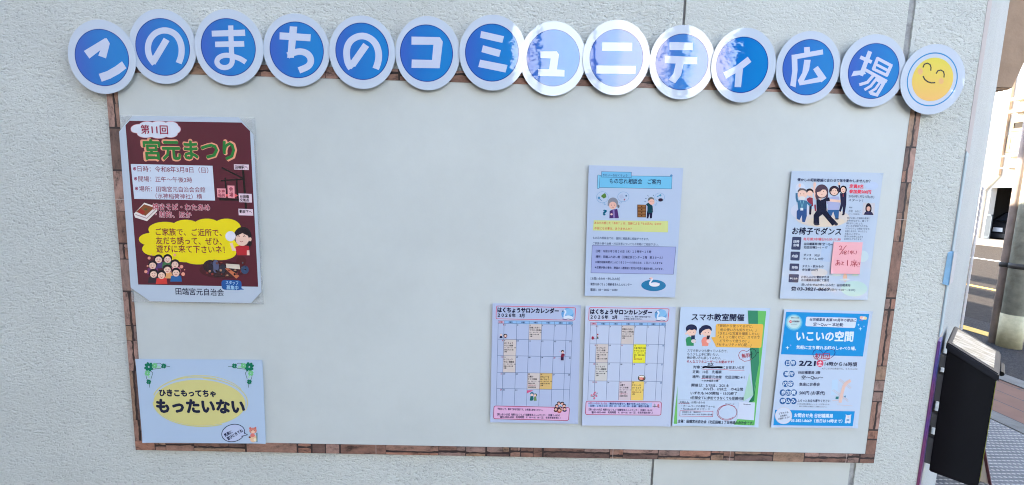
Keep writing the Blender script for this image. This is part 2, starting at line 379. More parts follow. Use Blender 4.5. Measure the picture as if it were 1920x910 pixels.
bp = N(nt, 'ShaderNodeBump', Strength=0.4, Distance=0.0003); nt.links.new(n2.outputs['Fac'], bp.inputs['Height']); nt.links.new(bp.outputs[0], b.inputs['Normal'])
BY = 0.0045
mb = MB(); mb.box(bL + 0.001, bR - 0.001, BY, WY - 0.0005, bB + 0.001, bT - 0.001, mbd); mb.build('panel', board)
def stone_mat(c, k, horiz=True):
    m, nt, b = principled('printed_stone')
    geo = N(nt, 'ShaderNodeNewGeometry'); n = N(nt, 'ShaderNodeTexNoise', Scale=55.0, Detail=6.0, Roughness=0.72); mpp = N(nt, 'ShaderNodeMapping'); mpp.inputs['Location'].default_value = (k * 3.1, 0, k * 1.7); mpp.inputs['Scale'].default_value = (0.62, 1, 1.25) if horiz else (1.25, 1, 0.62); nt.links.new(geo.outputs['Position'], mpp.inputs[0]); nt.links.new(mpp.outputs[0], n.inputs['Vector'])
    cr = N(nt, 'ShaderNodeValToRGB'); cr.color_ramp.elements[0].position = 0.33; cr.color_ramp.elements[1].position = 0.66
    cr.color_ramp.elements[0].color = (*[x * 0.22 for x in c], 1); cr.color_ramp.elements[1].color = (*[min(0.8, x * 1.3) for x in c], 1); em = cr.color_ramp.elements.new(0.45); em.color = (*[x * 0.8 for x in c], 1)
    nt.links.new(n.outputs['Fac'], cr.inputs[0]); nt.links.new(cr.outputs[0], b.inputs['Base Color']); b.inputs['Roughness'].default_value = 0.6
    return m
STONE_COLOURS = ([(0.30, 0.165, 0.115), (0.22, 0.115, 0.08), (0.37, 0.22, 0.17), (0.31, 0.19, 0.12), (0.15, 0.085, 0.065), (0.35, 0.17, 0.11), (0.27, 0.17, 0.135)])
STONES_ALONG = {h: [stone_mat(c, i, h) for i, c in enumerate(STONE_COLOURS)] for h in (True, False)}
M_GAP = plain('printed_gap', (0.035, 0.022, 0.02), 0.6); M_PAPERW = plain('strip_paper_edge', (0.45, 0.37, 0.33), 0.6)
BW = 0.0245
def strip(name, A, ex, ez, L, seed):
    """a strip of paper printed with rough stones; A corner, ex along, ez across (unit vectors in the board's plane)"""
    rnd = random.Random(seed); q = MB(); y0, y1 = BY - 0.0004, BY - 0.0006
    P = lambda a, b, y: Vector((A[0] + ex[0] * a + ez[0] * b, y, A[1] + ex[1] * a + ez[1] * b))
    q.hexa([P(0, 0, BY - 0.0001), P(L, 0, BY - 0.0001), P(L, BW, BY - 0.0001), P(0, BW, BY - 0.0001)], [P(0, 0, y0), P(L, 0, y0), P(L, BW, y0), P(0, BW, y0)], M_GAP)
    def blob(a0, a1, b0, b1):
        if a1 - a0 < 0.003 or b1 - b0 < 0.002: return
        m = rnd.choice(STONES_ALONG[abs(ex[0]) > 0.5]); n = max(2, int((a1 - a0) / 0.008)); lo = []; hi = []; j = min(0.0026, (b1 - b0) * 0.24)
        for k in range(n + 1):
            a = a0 + (a1 - a0) * k / n; e = 0.0009 if k in (0, n) else 0.0
            lo.append(P(a, b0 + e + (rnd.uniform(0, j) if b0 > 0.001 else 0), y1)); hi.append(P(a, b1 - e - (rnd.uniform(0, j) if b1 < BW - 0.001 else 0), y1))
        q.mesh(lo + hi, [(k, k + 1, n + 2 + k, n + 1 + k) for k in range(n)], m)
    a = 0.0
    while a < L - 0.004:
        w = min(rnd.choice([0.03, 0.05, 0.08, 0.11, 0.15]) * rnd.uniform(0.8, 1.25), L - a); g = rnd.choice([0.001, 0.0022, 0.0042])
        k = rnd.random()
        if k < 0.22: blob(a, a + w - g, 0, BW)
        else:
            s = rnd.uniform(0.3, 0.72) * BW; blob(a, a + w - g, 0, s - rnd.uniform(0.0005, 0.0022))
            if rnd.random() < 0.5: blob(a, a + w - g, s + 0.0006, BW)
            else:
                t = a + (w) * rnd.uniform(0.3, 0.7); blob(a, t - 0.0008, s + 0.0006, BW); blob(t, a + w - g, s + 0.0006, BW)
        a += w
    for k in range(1, int(L / 0.29) + 1):
        s = k * 0.29
        if rnd.random() < 0.4: q.face([P(s, 0, y1 - 0.0002), P(s + 0.0011, 0, y1 - 0.0002), P(s + 0.0011, BW, y1 - 0.0002), P(s, BW, y1 - 0.0002)], M_PAPERW)
    return q.build(name, board)
strip('stone_border', (bL, bB + BW), (0, 1), (1, 0), bT - bB - 2 * BW, 3)
strip('stone_border', (bR, bB + BW), (0, 1), (-1, 0), bT - bB - 2 * BW, 15)
strip('stone_border', (bL, bB), (1, 0), (0, 1), bR - bL, 8)
strip('stone_border', (bL, bT), (1, 0), (0, -1), bR - bL, 22)

# ------------------------------------------------------------------ round letter discs across the top edge
OUT = [(-890.2, 434.1, 72.1, 76.6), (-760.8, 459.8, 71.5, 77.2), (-617.5, 461.6, 73.4, 78.5), (-474.4, 460.8, 71.5, 75.6), (-332.4, 459.9, 71.1, 76.0), (-191.5, 462.7, 70.2, 77.1), (-50.1, 467.4, 72.7, 78.6), (81.4, 459.6, 72.2, 78.0), (218.9, 465.1, 73.4, 78.7), (364.2, 460.4, 72.0, 78.2), (499.0, 457.4, 71.2, 78.6), (643.2, 457.6, 71.4, 76.8), (786.4, 454.3, 72.6, 77.1), (919.7, 439.4, 71.6, 74.8)]
INN = [(-890.3, 432.8, 57.7, 59.0), (-760.9, 459.0, 58.2, 59.4), (-619.2, 462.1, 58.6, 59.6), (-474.1, 461.5, 58.2, 58.6), (-332.5, 462.0, 57.6, 59.3), (-194.1, 462.9, 57.5, 59.6), (-51.9, 467.6, 58.5, 60.2), (81.5, 461.3, 58.3, 59.7), (219.0, 464.6, 58.7, 60.3), (363.9, 461.1, 58.2, 59.5), (495.8, 458.1, 57.5, 59.2), (643.3, 458.0, 57.0, 59.5), (788.0, 453.7, 56.9, 59.1), (918.8, 439.4, 56.4, 57.3)]
DOFF = [0.0062, 0.0040] * 7; DOFF[13] = 0.0078; DOFF[12] = 0.0058
DISC_LABEL = ['blue disc with white kana ko tilted left, leftmost in the row', 'blue disc with white kana no, between the ko and ma discs', 'blue disc with white kana ma, third from the left end',
 'blue disc with white kana chi, between the ma and no discs', 'blue disc with white kana no, right of the chi disc', 'blue disc with white square katakana ko like an open box',
 'blue disc with three slanted white bars, katakana mi, half glossed by glare', 'blue disc with small white katakana yu, washed out by glare', 'pale glaring blue disc with two white bars, katakana ni',
 'glaring blue disc with white katakana te', 'blue disc with small white katakana i, left half glaring', 'blue disc with white kanji for wide', 'blue disc with tilted white kanji for place, left of the smiley', 'white disc with yellow smiling face inside a blue ring']
def blue_print():
    m, nt, b = principled('blue_gradient_print')
    tc = N(nt, 'ShaderNodeTexCoord'); sx = N(nt, 'ShaderNodeSeparateXYZ'); nt.links.new(tc.outputs['Generated'], sx.inputs[0])
    cr = N(nt, 'ShaderNodeValToRGB'); e = cr.color_ramp.elements; e[0].position = 0.05; e[1].position = 0.8
    f = lambda c: (*[min(0.85, x * k) for x, k in zip(lin(c), KPRINT)], 1)
    e[0].color = f((44, 92, 196)); e[1].color = f((3, 122, 208)); x = e.new(0.38); x.color = f((16, 110, 202))
    nt.links.new(sx.outputs[0], cr.inputs[0]); nt.links.new(cr.outputs[0], b.inputs['Base Color'])
    b.inputs['Roughness'].default_value = 0.6; b.inputs['Specular IOR Level'].default_value = 0.0; b.inputs['Coat Weight'].default_value = 1; b.inputs['Coat Roughness'].default_value = 0.006; b.inputs['Coat IOR'].default_value = 1.66
    wave_bump(nt, b, 1.0); return m
M_BLUE = blue_print(); G = 1.0
WHITE = (188, 202, 238)
def ring_pts(e, y, n=72, k=1.0): return [Vector((e[0] / 1000 + k * e[2] / 1000 * math.cos(2 * math.pi * i / n), y, ZC + e[1] / 1000 + k * e[3] / 1000 * math.sin(2 * math.pi * i / n))) for i in range(n)]
Z1 = (100, 0, 3.37); Z2 = (600, 0, 3.37); Z3 = (1100, 0, 3.957); Z4 = (1500, 0, 3.957)
def strokes(s, i):
    w = WHITE
    if i == 0:
        s.z(*Z1); s.poly([(193, 323), (325, 243), (337, 243), (357, 275), (333, 370), (284, 352), (297, 318), (228, 371)], w)
        s.poly([(287, 468), (340, 450), (392, 420), (434, 388), (462, 432), (415, 468), (360, 498), (306, 517)], w)
    elif i in (1, 4):
        if i == 1:
            s.z(*Z1); s.line([(640, 404), (609, 360), (598, 312), (604, 268), (622, 234), (650, 208), (690, 194), (730, 197), (765, 214), (790, 242), (806, 280), (811, 320), (806, 360), (792, 400)], 39, w, curve=True)
            s.line([(716, 250), (636, 384)], 42, w); s.poly([(603, 345), (662, 378), (645, 409), (636, 406)], w)
        else:
            s.z(*Z2); s.line([(197, 434), (176, 395), (168, 345), (172, 300), (190, 264), (220, 240), (255, 229), (290, 232), (325, 250), (352, 280), (367, 318), (371, 355), (366, 395), (352, 436)], 42, w, curve=True)
            s.line([(292, 285), (203, 412)], 44, w); s.poly([(170, 372), (226, 404), (200, 438), (190, 434)], w)
    elif i == 2:
        s.z(*Z1); s.poly([(1000, 195), (1210, 188), (1213, 228), (1002, 232)], w); s.poly([(1022, 264), (1205, 260), (1207, 296), (1023, 299)], w)
        s.line([(1121, 162), (1123, 250), (1126, 330), (1131, 385), (1118, 415), (1088, 428), (1056, 422), (1035, 400), (1038, 375), (1060, 357), (1095, 350), (1135, 357), (1180, 372), (1216, 394)], 32, w, curve=True)
    elif i == 3:
        s.z(*Z1); s.poly([(1430, 205), (1627, 218), (1624, 262), (1429, 250)], w); s.poly([(1494, 167), (1541, 170), (1526, 322), (1520, 366), (1478, 366), (1484, 300)], w)
        s.line([(1482, 352), (1520, 334), (1560, 327), (1598, 337), (1622, 362), (1626, 394), (1606, 422), (1552, 446)], 41, w, curve=True)
    elif i == 5:
        s.z(*Z2); s.poly([(578, 232), (757, 236), (776, 264), (756, 432), (578, 430), (580, 377), (708, 380), (717, 284), (578, 283)], w)
    elif i == 6:
        s.z(*Z2)
        for q in ([(1018, 197), (1163, 230), (1152, 272), (1012, 240)], [(1030, 287), (1143, 318), (1132, 361), (1020, 330)], [(1012, 378), (1185, 412), (1172, 459), (1000, 424)]): s.poly(q, w)
    elif i == 7:
        s.z(*Z2); s.poly([(1393, 325), (1495, 325), (1510, 345), (1497, 440), (1545, 444), (1545, 485), (1378, 480), (1380, 438), (1448, 438), (1458, 370), (1393, 367)], w)
    elif i == 8:
        s.z(*Z3); s.poly([(115, 315), (337, 318), (337, 380), (113, 378)], w); s.poly([(73, 487), (365, 490), (362, 550), (70, 547)], w)
    elif i == 9:
        s.z(*Z3); s.poly([(615, 313), (788, 317), (787, 374), (615, 372)], w); s.poly([(580, 413), (820, 425), (820, 478), (580, 470)], w)
        s.poly([(663, 460), (722, 465), (700, 560), (655, 620), (607, 592), (645, 545)], w)
    elif i == 10:
        s.z(*Z3); s.poly([(1013, 540), (1110, 488), (1195, 422), (1222, 460), (1140, 525), (1033, 585)], w); s.poly([(1108, 495), (1162, 490), (1145, 648), (1097, 647)], w)
    elif i == 11:
        s.z(*Z3); s.poly([(1613, 352), (1655, 349), (1658, 400), (1615, 405)], w); s.poly([(1520, 410), (1752, 368), (1755, 405), (1525, 445)], w)
        s.poly([(1520, 408), (1562, 405), (1565, 520), (1550, 650), (1510, 635), (1525, 530)], w); s.poly([(1615, 445), (1662, 445), (1650, 520), (1612, 600), (1745, 568), (1748, 607), (1580, 635), (1567, 598), (1600, 540)], w)
        s.poly([(1680, 515), (1715, 490), (1780, 580), (1742, 612)], w)
    elif i == 12:
        s.z(*Z4); s.line([(520, 382), (452, 562)], 32, w); s.line([(447, 425), (532, 462)], 27, w); s.poly([(380, 568), (398, 528), (475, 522), (490, 550)], w)
        s.line([(578, 430), (543, 518)], 24, w); s.line([(570, 432), (684, 492)], 24, w); s.line([(676, 486), (640, 566)], 24, w); s.line([(556, 474), (655, 526)], 20, w); s.line([(538, 510), (648, 562)], 22, w)
        s.line([(482, 518), (645, 606)], 24, w); s.line([(545, 560), (500, 612), (440, 630)], 22, w)
        s.line([(556, 585), (620, 618), (600, 655), (570, 705), (522, 692)], 24, w); s.line([(560, 595), (525, 640), (478, 668)], 20, w); s.line([(592, 615), (560, 660), (512, 690)], 19, w)
for i in range(14):
    e, q, off = OUT[i], INN[i], DOFF[i]
    t = thing('letter_disc' if i < 13 else 'smiley_disc', DISC_LABEL[i], 'disc', (e[0] / 1000, -off, ZC + e[1] / 1000), 'round laminated discs along the top of the board')
    mb = MB(); f = ring_pts(e, -off); mb.hexa(ring_pts(e, -off + 0.0006), f, ink((186, 202, 232), G)); mb.build('paper_disc', t)
    s = Sheet(t, off, G)
    if i < 13:
        mb = MB(); mb.face(ring_pts(q, -off - STEP), M_BLUE); mb.build('blue_field', t)
        s.off = off + STEP; s.p('rim_line'); V = ring_pts(q, -off - 2 * STEP); V2 = ring_pts(q, -off - 2 * STEP, k=0.968)
        mb = MB(); n = 72; mb.mesh(V + V2, [(k, (k + 1) % n, n + (k + 1) % n, n + k) for k in range(n)], ink((22, 82, 178), G)); mb.build('rim_line', t)
        s.off = off + 2 * STEP; s.p('letter'); strokes(s, i)
    else:
        V = ring_pts(q, -off - STEP); V2 = ring_pts(q, -off - STEP, k=0.955); n = 72
        mb = MB(); mb.mesh(V + V2, [(k, (k + 1) % n, n + (k + 1) % n, n + k) for k in range(n)], ink((50, 135, 205), G)); mb.build('blue_ring', t)
        m, nt, b = principled('yellow_gradient_print'); tc = N(nt, 'ShaderNodeTexCoord'); sx = N(nt, 'ShaderNodeSeparateXYZ'); nt.links.new(tc.outputs['Generated'], sx.inputs[0])
        cr = N(nt, 'ShaderNodeValToRGB'); g = lambda c: (*[min(0.85, x * k) for x, k in zip(lin(c), KPRINT)], 1)
        cr.color_ramp.elements[0].color = g((232, 184, 118)); cr.color_ramp.elements[1].color = g((214, 206, 92)); nt.links.new(sx.outputs[2], cr.inputs[0]); nt.links.new(cr.outputs[0], b.inputs['Base Color'])
        b.inputs['Roughness'].default_value = 0.6; b.inputs['Specular IOR Level'].default_value = 0.0; b.inputs['Coat Weight'].default_value = 1; b.inputs['Coat Roughness'].default_value = 0.006; wave_bump(nt, b, 1.0)
        mb = MB(); mb.face(ring_pts((919.5, 439.5, 45.7, 46.2), -off - 2 * STEP), m); mb.build('yellow_face', t)
        s.off = off + 2 * STEP; s.z(*Z4, part='cheek'); s.ell(892, 531, 19, 25, (224, 178, 132)); s.p('cheek#2'); s.ell(1047, 603, 19, 22, (224, 178, 132))
        s.p('eye'); s.line([(912, 502), (922, 478), (945, 470), (965, 480), (972, 502), (970, 526)], 9, (62, 66, 74)); s.p('eye#2'); s.line([(1010, 548), (1022, 527), (1045, 521), (1064, 532), (1070, 552), (1068, 576)], 9, (62, 66, 74))
        s.p('mouth'); s.line([(913, 566), (925, 590), (948, 608), (975, 616), (1004, 614)], 10, (62, 66, 74))
    s.build()
# ------------------------------------------------------------------ posters and flyers on the board
SKIN = (232, 194, 186); NAVY = (32, 36, 78); PW = (184, 198, 236)
def root_of(name, label, cat, quad, off, group=None):
    b = (at(*quad[3], off) + at(*quad[2], off)) / 2
    return thing(name, label, cat, tuple(b), group)
PG = 'papers pinned on the notice board'
# --- festival poster
q = [(225, 216), (478, 220.5), (495, 571), (247, 566.5)]
t = root_of('festival_poster', 'large maroon festival poster with green title and yellow cloud, top left of the board', 'poster', q, 0, PG)
m, nt, b = principled('laminate_margin'); b.inputs['Base Color'].default_value = (0.6, 0.62, 0.6, 1); b.inputs['Roughness'].default_value = 0.08; b.inputs['Alpha'].default_value = 0.2; wave_bump(nt, b, 1)
b.inputs['Coat Weight'].default_value = 0.0
mb = MB(); V = [at(*c, 0.0) for c in q]; mb.hexa([v + Vector((0, 0.0003, 0)) for v in V], V, m); mb.build('laminate_sheet', t)
A = (210, 200, 4.552); B = (210, 370, 4.334)
s = Sheet(t, 0.0004, 0.6)
za = lambda x, y: (210 + x / 4.552, 200 + y / 4.552); zb = lambda x, y: (210 + x / 4.334, 370 + y / 4.334)
s.p('paper'); s.polyuv([za(60, 215), za(175, 78), za(1082, 92), za(1207, 240), zb(1215, 770), zb(1130, 860), zb(310, 846), zb(152, 735)], (178, 194, 222))
s.p('maroon_field'); s.polyuv([za(115, 158), za(150, 122), za(1105, 137), za(1178, 208), zb(1188, 728), zb(213, 710)], (98, 36, 58))
s.z(*A, part='cloud_badge')
CB = [(373, 200, 150, 62), (230, 190, 68, 38), (300, 165, 70, 36), (400, 160, 75, 34), (500, 168, 65, 38), (540, 195, 45, 36), (500, 230, 60, 34), (400, 238, 75, 34), (290, 228, 75, 38), (205, 200, 42, 24)]
for e in CB: s.ell(e[0], e[1], e[2] + 4, e[3] + 4, (196, 120, 138))
for e in CB: s.ell(*e, (205, 214, 240))
s.p('badge_lettering'); s.T('第11回', 246, 196, 476, 200, 72, (165, 40, 84), 0.02)
s.p('title_lettering'); s.T('宮元まつり', 258, 371, 1058, 379, 172, (222, 152, 132), 0.062); s.T('宮元まつり', 272, 371, 1046, 379, 158, (38, 138, 66), 0.034)
s.p('details_panel'); s.poly([(160, 490), (858, 506), (880, 803), (190, 788)], (196, 210, 240))
s.p('details_lettering'); c = (150, 70, 100)
for a in [('日時：令和8年3月8日（日）', 218, 532, 822, 545, 46), ('開場：正午～午後2時', 225, 618, 683, 628, 44), ('場所：田端宮元自治会会館', 232, 703, 795, 712, 44), ('（水神稲荷神社）横', 372, 765, 768, 770, 42)]: s.T(*a, c)
for y in (531, 616, 700): s.ell(193 + (y - 531) * 0.1, y, 13, 15, (140, 50, 96)); s.oval(193 + (y - 531) * 0.1, y, 7, 8, 3, (200, 160, 190))
s.p('map_drawing'); k = (16, 12, 22)
for p_, w in [([(935, 522), (1122, 615)], 13), ([(930, 632), (1122, 621)], 11), ([(967, 608), (975, 780)], 12), ([(1063, 625), (1072, 780)], 14), ([(1118, 540), (1145, 880)], 18), ([(915, 792), (1090, 795)], 20)]: s.line(p_, w, k)
s.poly([(965, 748), (1045, 750), (1045, 740), (1075, 760), (1045, 778), (1045, 768), (965, 768)], (215, 90, 100))
for p_ in [[(1040, 492), (1168, 496), (1168, 542), (1042, 538)], [(1080, 742), (1192, 746), (1195, 820), (1086, 816)], [(1078, 872), (1203, 876), (1206, 932), (1082, 928)]]: s.poly(p_, (216, 196, 222))
for p_ in [[(895, 698), (970, 700), (974, 778), (900, 775)], [(985, 674), (1045, 676), (1048, 784), (990, 781)]]: s.poly(p_, (226, 150, 168))
for n_, a in enumerate([('田端駅へ', 1050, 517, 1158, 519, 26), ('谷田橋', 1092, 768, 1168, 770, 25), ('交差点', 1092, 798, 1168, 800, 25), ('動坂下へ', 1088, 896, 1192, 899, 26)]): s.p('map_lettering#%d' % (1 if n_ == 2 else n_)).T(*a, k, 0.02)
for n_, a in enumerate([('水神', 905, 724, 962, 725, 26), ('稲荷', 907, 757, 964, 758, 26), ('会', 1000, 706, 1032, 707, 38), ('場', 1002, 754, 1034, 755, 38)]): s.p('map_lettering#%d' % (5 + n_ // 2)).T(*a, (150, 30, 70), 0.01)
s.z(*B, part='food_tray'); s.poly([(178, 135), (262, 45), (372, 80), (366, 115), (285, 195), (188, 165)], (222, 216, 226)); s.poly([(195, 118), (262, 58), (345, 85), (272, 152)], (150, 84, 52)); s.poly([(205, 120), (232, 92), (272, 120), (250, 145)], (178, 52, 50)); s.ell(275, 98, 14, 8, (90, 96, 60)); s.line([(190, 140), (282, 172), (366, 92)], 7, (168, 150, 160))
s.p('menu_lettering')
for a in [('焼きそば・わたあめ', 330, 78, 795, 85, 50), ('・射的、ほか', 350, 138, 645, 145, 50)]: s.T(*a, (226, 206, 226), 0.045); s.T(*a, (186, 32, 84), 0.008)
s.p('yellow_cloud')
for e in [(630, 365, 370, 165), (430, 262, 135, 62), (600, 245, 115, 62), (770, 232, 110, 58), (930, 252, 118, 78), (318, 342, 100, 52), (345, 420, 100, 56), (700, 485, 135, 62), (880, 452, 130, 60), (965, 335, 80, 120), (470, 445, 130, 70)]: s.ell(*e, (236, 212, 24))
s.p('invitation_lettering')
for a in [('ご家族で、ご近所で、', 355, 282, 890, 290, 56), ('友だち誘って、ぜひ、', 357, 353, 890, 361, 58), ('遊びに来て下さいネ！', 360, 420, 915, 428, 58)]: s.T(*a, (140, 22, 58), 0.004)
s.p('woman_drawing'); s.ell(1062, 318, 72, 77, (34, 26, 40)); s.ell(1116, 372, 20, 30, (34, 26, 40)); s.line([(968, 372), (985, 425), (1015, 428)], 22, SKIN); s.poly([(1000, 402), (1050, 390), (1112, 398), (1118, 472), (1018, 472)], (205, 46, 62)); s.poly([(1096, 432), (1116, 432), (1118, 472), (1096, 472)], (228, 190, 190)); s.ell(1058, 342, 54, 54, SKIN); s.ell(1122, 342, 12, 16, SKIN); s.poly([(1005, 318), (1030, 280), (1060, 268), (1095, 290), (1108, 315), (1060, 292)], (34, 26, 40)); s.ell(963, 317, 42, 41, (214, 216, 240))
for x in (1030, 1075): s.line([(x - 9, 322), (x, 312), (x + 9, 322)], 4, (60, 30, 30))
s.line([(1038, 356), (1052, 364), (1066, 356)], 4, (180, 60, 70))
s.p('crowd_drawing'); pr = random.Random(3)
for x, y, bc in [(378, 500, (90, 70, 140)), (452, 498, (70, 130, 90)), (330, 548, (120, 60, 130)), (512, 540, (200, 120, 140)), (450, 582, (220, 160, 110)), (338, 618, (50, 44, 64)), (402, 628, (205, 60, 60)), (520, 608, (40, 110, 190))]:
    s.poly([(x - 46, y + 78), (x - 40, y + 32), (x, y + 22), (x + 42, y + 32), (x + 48, y + 78)], bc); s.ell(x, y, 37, 36, (32, 26, 42)); s.ell(x, y + 10, 28, 27, SKIN); s.line([(x - 10, y + 18), (x, y + 25), (x + 10, y + 18)], 4, (190, 60, 60))
    for dx in (-11, 11): s.line([(x + dx - 5, y + 6), (x + dx, y + 1), (x + dx + 5, y + 6)], 3, (60, 30, 30))
for x, y, r in [(302, 495, 12), (275, 605, 13), (578, 625, 15), (510, 470, 11), (290, 560, 8), (565, 565, 14), (590, 590, 5), (320, 470, 5)]: s.ell(x, y, r, r, (224, 150, 140))
s.p('festival_photo')
for e, c in [((900, 590, 190, 72), (78, 32, 46)), ((800, 560, 60, 50), (52, 34, 50)), ((900, 600, 120, 50), (60, 38, 48)), ((842, 562, 26, 52), (96, 104, 150)), ((805, 585, 20, 48), (44, 40, 62)), ((1050, 520, 40, 44), (88, 30, 42)), ((900, 580, 26, 36), (52, 56, 76)), ((1080, 590, 32, 34), (56, 84, 130)), ((960, 620, 40, 30), (70, 44, 50))]: s.ell(*e, c)
s.poly([(925, 540), (1035, 548), (1042, 586), (930, 575)], (206, 196, 190)); s.poly([(918, 580), (945, 576), (1035, 640), (1010, 662)], (190, 110, 80))
for _ in range(26): x, y = pr.uniform(760, 1090), pr.uniform(530, 640); s.ell(x, y, pr.uniform(4, 11), pr.uniform(4, 10), pr.choice([(120, 70, 70), (60, 60, 90), (170, 130, 110), (40, 26, 40), (150, 60, 60), (90, 96, 120)]))
s.p('speech_bubble'); s.rr([(888, 672), (1052, 676), (1054, 756), (892, 752)], 30, (36, 98, 186)); s.poly([(1020, 720), (1075, 752), (1015, 752)], (36, 98, 186))
s.p('bubble_lettering'); s.T('スタッフ', 924, 693, 1026, 698, 30, (150, 196, 240), 0.01); s.T('募集中', 930, 733, 1026, 738, 32, (150, 196, 240), 0.01)
s.p('organiser_lettering'); s.T('田端宮元自治会', 517, 765, 908, 776, 54, (36, 42, 78), 0.004)
s.build()

# --- clover poster
q = [(253.6, 673.2), (491.8, 675), (498.4, 832), (267.5, 830.4)]
t = root_of('clover_poster', 'pale landscape poster with yellow oval and green clovers, bottom left of the board', 'poster', q, 0, PG)
paper(t, q, 0.0, (170, 192, 228), 0, curl=(0.001, 0.002, 0.003, 0.002))
s = Sheet(t, 0.0002); s.z(240, 660, 4.548, part='yellow_oval')
s.ell(610, 434, 392, 196, (203, 199, 140), 2, 60)
for a in [(610, 420, 398, 205, 10, 190, 290), (625, 415, 388, 214, 6, 215, 330), (635, 425, 385, 200, 8, 270, 380), (612, 440, 396, 196, 9, 60, 180)]: s.oval(a[0], a[1], a[2], a[3], a[4], (200, 198, 142), 2, 40, a[5], a[6])
s.p('headline_lettering'); s.T('ひきこもってちゃ', 268, 350, 746, 357, 56, (34, 40, 74), 0.045); s.T('もったいない', 246, 463, 990, 470, 112, (34, 40, 74), 0.055)
def clover(cx, cy, r, c):
    for k in range(4):
        a = R_(45 + 90 * k + 8); ux, uy = math.cos(a), math.sin(a)
        for sg in (-1, 1): s.ell(cx + ux * r * 0.58 - uy * r * 0.2 * sg, cy + uy * r * 0.58 + ux * r * 0.2 * sg, r * 0.44, r * 0.3, c, math.degrees(a) + 18 * sg, 14)
for sg, ox, pn in ((1, 0, 'clover_garland'), (-1, 1212, 'clover_garland#2')):
    X = lambda x: ox + sg * x; s.p(pn); D_, L_ = (18, 132, 104), (112, 190, 138)
    for ln in [[(178, 130), (230, 100), (270, 96), (310, 120), (358, 126)], [(200, 150), (240, 145), (280, 140), (300, 118)], [(165, 150), (150, 190), (160, 230), (180, 260), (186, 305)], [(190, 160), (212, 180), (196, 230)]]: s.line([(X(x), y) for x, y in ln], 4, (66, 104, 96))
    for x, y, r, c in [(178, 128, 40, D_), (228, 118, 24, L_), (165, 182, 24, L_), (305, 120, 22, D_), (177, 256, 21, D_), (262, 130, 12, (160, 205, 190)), (180, 214, 12, (160, 205, 190))]: clover(X(x), y, r, c)
s.p('speech_bubble'); s.ell(897, 692, 99, 73, (180, 194, 234), -14, 40); s.oval(897, 692, 99, 73, 6, (32, 44, 88), -14, 40); s.poly([(968, 690), (1020, 708), (958, 722)], (180, 194, 234)); s.line([(988, 690), (1020, 708), (966, 720)], 6, (32, 44, 88))
s.p('bubble_lettering'); s.T('気楽に', 822, 714, 886, 680, 27, (32, 44, 88), 0.03); s.T('遊びにきてね', 846, 744, 976, 668, 27, (32, 44, 88), 0.03)
s.p('animal_drawing'); s.ell(1066, 672, 32, 26, (206, 130, 122)); s.ell(1042, 652, 9, 10, (196, 110, 104)); s.ell(1086, 650, 9, 10, (196, 110, 104)); s.ell(1066, 682, 18, 13, (228, 190, 176)); s.ell(1068, 738, 30, 34, (222, 186, 160)); s.ell(1062, 712, 20, 16, (212, 120, 120)); s.ell(1038, 728, 10, 8, (120, 80, 70)); s.ell(1085, 750, 14, 14, (234, 214, 190)); s.poly([(1094, 690), (1104, 690), (1104, 770), (1096, 770)], (90, 140, 140))
for x in (1056, 1076): s.ell(x, 674, 3, 4, (40, 30, 40))
s.build()

# --- consultation flyer (laminated)
q = [(1104, 310), (1281, 315.5), (1265.5, 558), (1096, 555)]
t = root_of('consultation_flyer', 'glossy flyer with a blue scroll heading and cartoon elderly couple', 'flyer', q, 0, PG)
paper(t, q, 0.0, (176, 194, 230), 1, curl=(0.002, 0.0015, 0.001, 0.001))
s = Sheet(t, 0.0002, 1); s.z(1090, 300, 6.5, part='scroll_heading'); OL = (50, 92, 150)
qd = [(222, 190), (1106, 203), (1100, 354), (216, 337)]; s.poly(qd, (112, 188, 236)); s.line(qd, 4, OL, True)
qd = [(199, 184), (228, 186), (218, 350), (193, 350)]; s.rr(qd, 10, (130, 196, 238), OL, 4); s.ell(1097, 192, 15, 15, (84, 140, 196))
qd = [(246, 143), (611, 151), (608, 217), (244, 210)]; s.poly(qd, (112, 182, 232)); s.line(qd, 4, OL, True)
s.p('heading_lettering'); s.T('きたい～なはくちょう', 262, 187, 560, 192, 27, (36, 62, 124), 0.005); s.T('もの忘れ相談会　ご案内', 345, 258, 968, 270, 60, (26, 34, 86), 0.006)
s.p('old_woman_drawing'); s.ell(452, 566, 14, 21, (124, 126, 146)); s.ell(385, 525, 64, 66, (132, 138, 158)); s.ell(383, 556, 46, 46, (222, 178, 172)); s.line([(330, 560), (332, 520), (385, 492), (432, 520), (440, 555)], 20, (132, 138, 158))
s.poly([(345, 622), (380, 606), (438, 598), (458, 710), (342, 712)], (92, 60, 136)); s.line([(392, 610), (400, 705)], 22, (128, 112, 178)); s.ell(368, 664, 14, 12, (226, 190, 190))
for x in (368, 402): s.ell(x, 552, 4, 5, (60, 40, 50))
s.line([(372, 580), (384, 574), (396, 580)], 4, (150, 70, 80))
s.p('thought_bubble')
for a in [(257, 456, 72, 68, 26), (275, 530, 13, 9, 14), (287, 545, 7, 6, 12)]: s.oval(*a[:4], 4, (112, 158, 210), n=a[4])
s.p('thought_bubble#3')
for a in [(512, 450, 69, 60, 26), (480, 520, 14, 8, 14)]: s.oval(*a[:4], 4, (112, 158, 210), n=a[4])
s.p('thought_bubble')
s.poly([(238, 442), (262, 420), (290, 404), (302, 430), (305, 455), (272, 472)], (98, 146, 72)); s.ell(216, 464, 16, 16, (84, 140, 190)); s.line([(222, 474), (248, 498)], 9, (84, 140, 190)); s.p('thought_bubble#3'); s.poly([(458, 440), (500, 414), (520, 460), (480, 476)], (170, 184, 222)); s.ell(547, 438, 10, 10, (50, 90, 150)); s.ell(525, 485, 8, 10, (170, 50, 80))
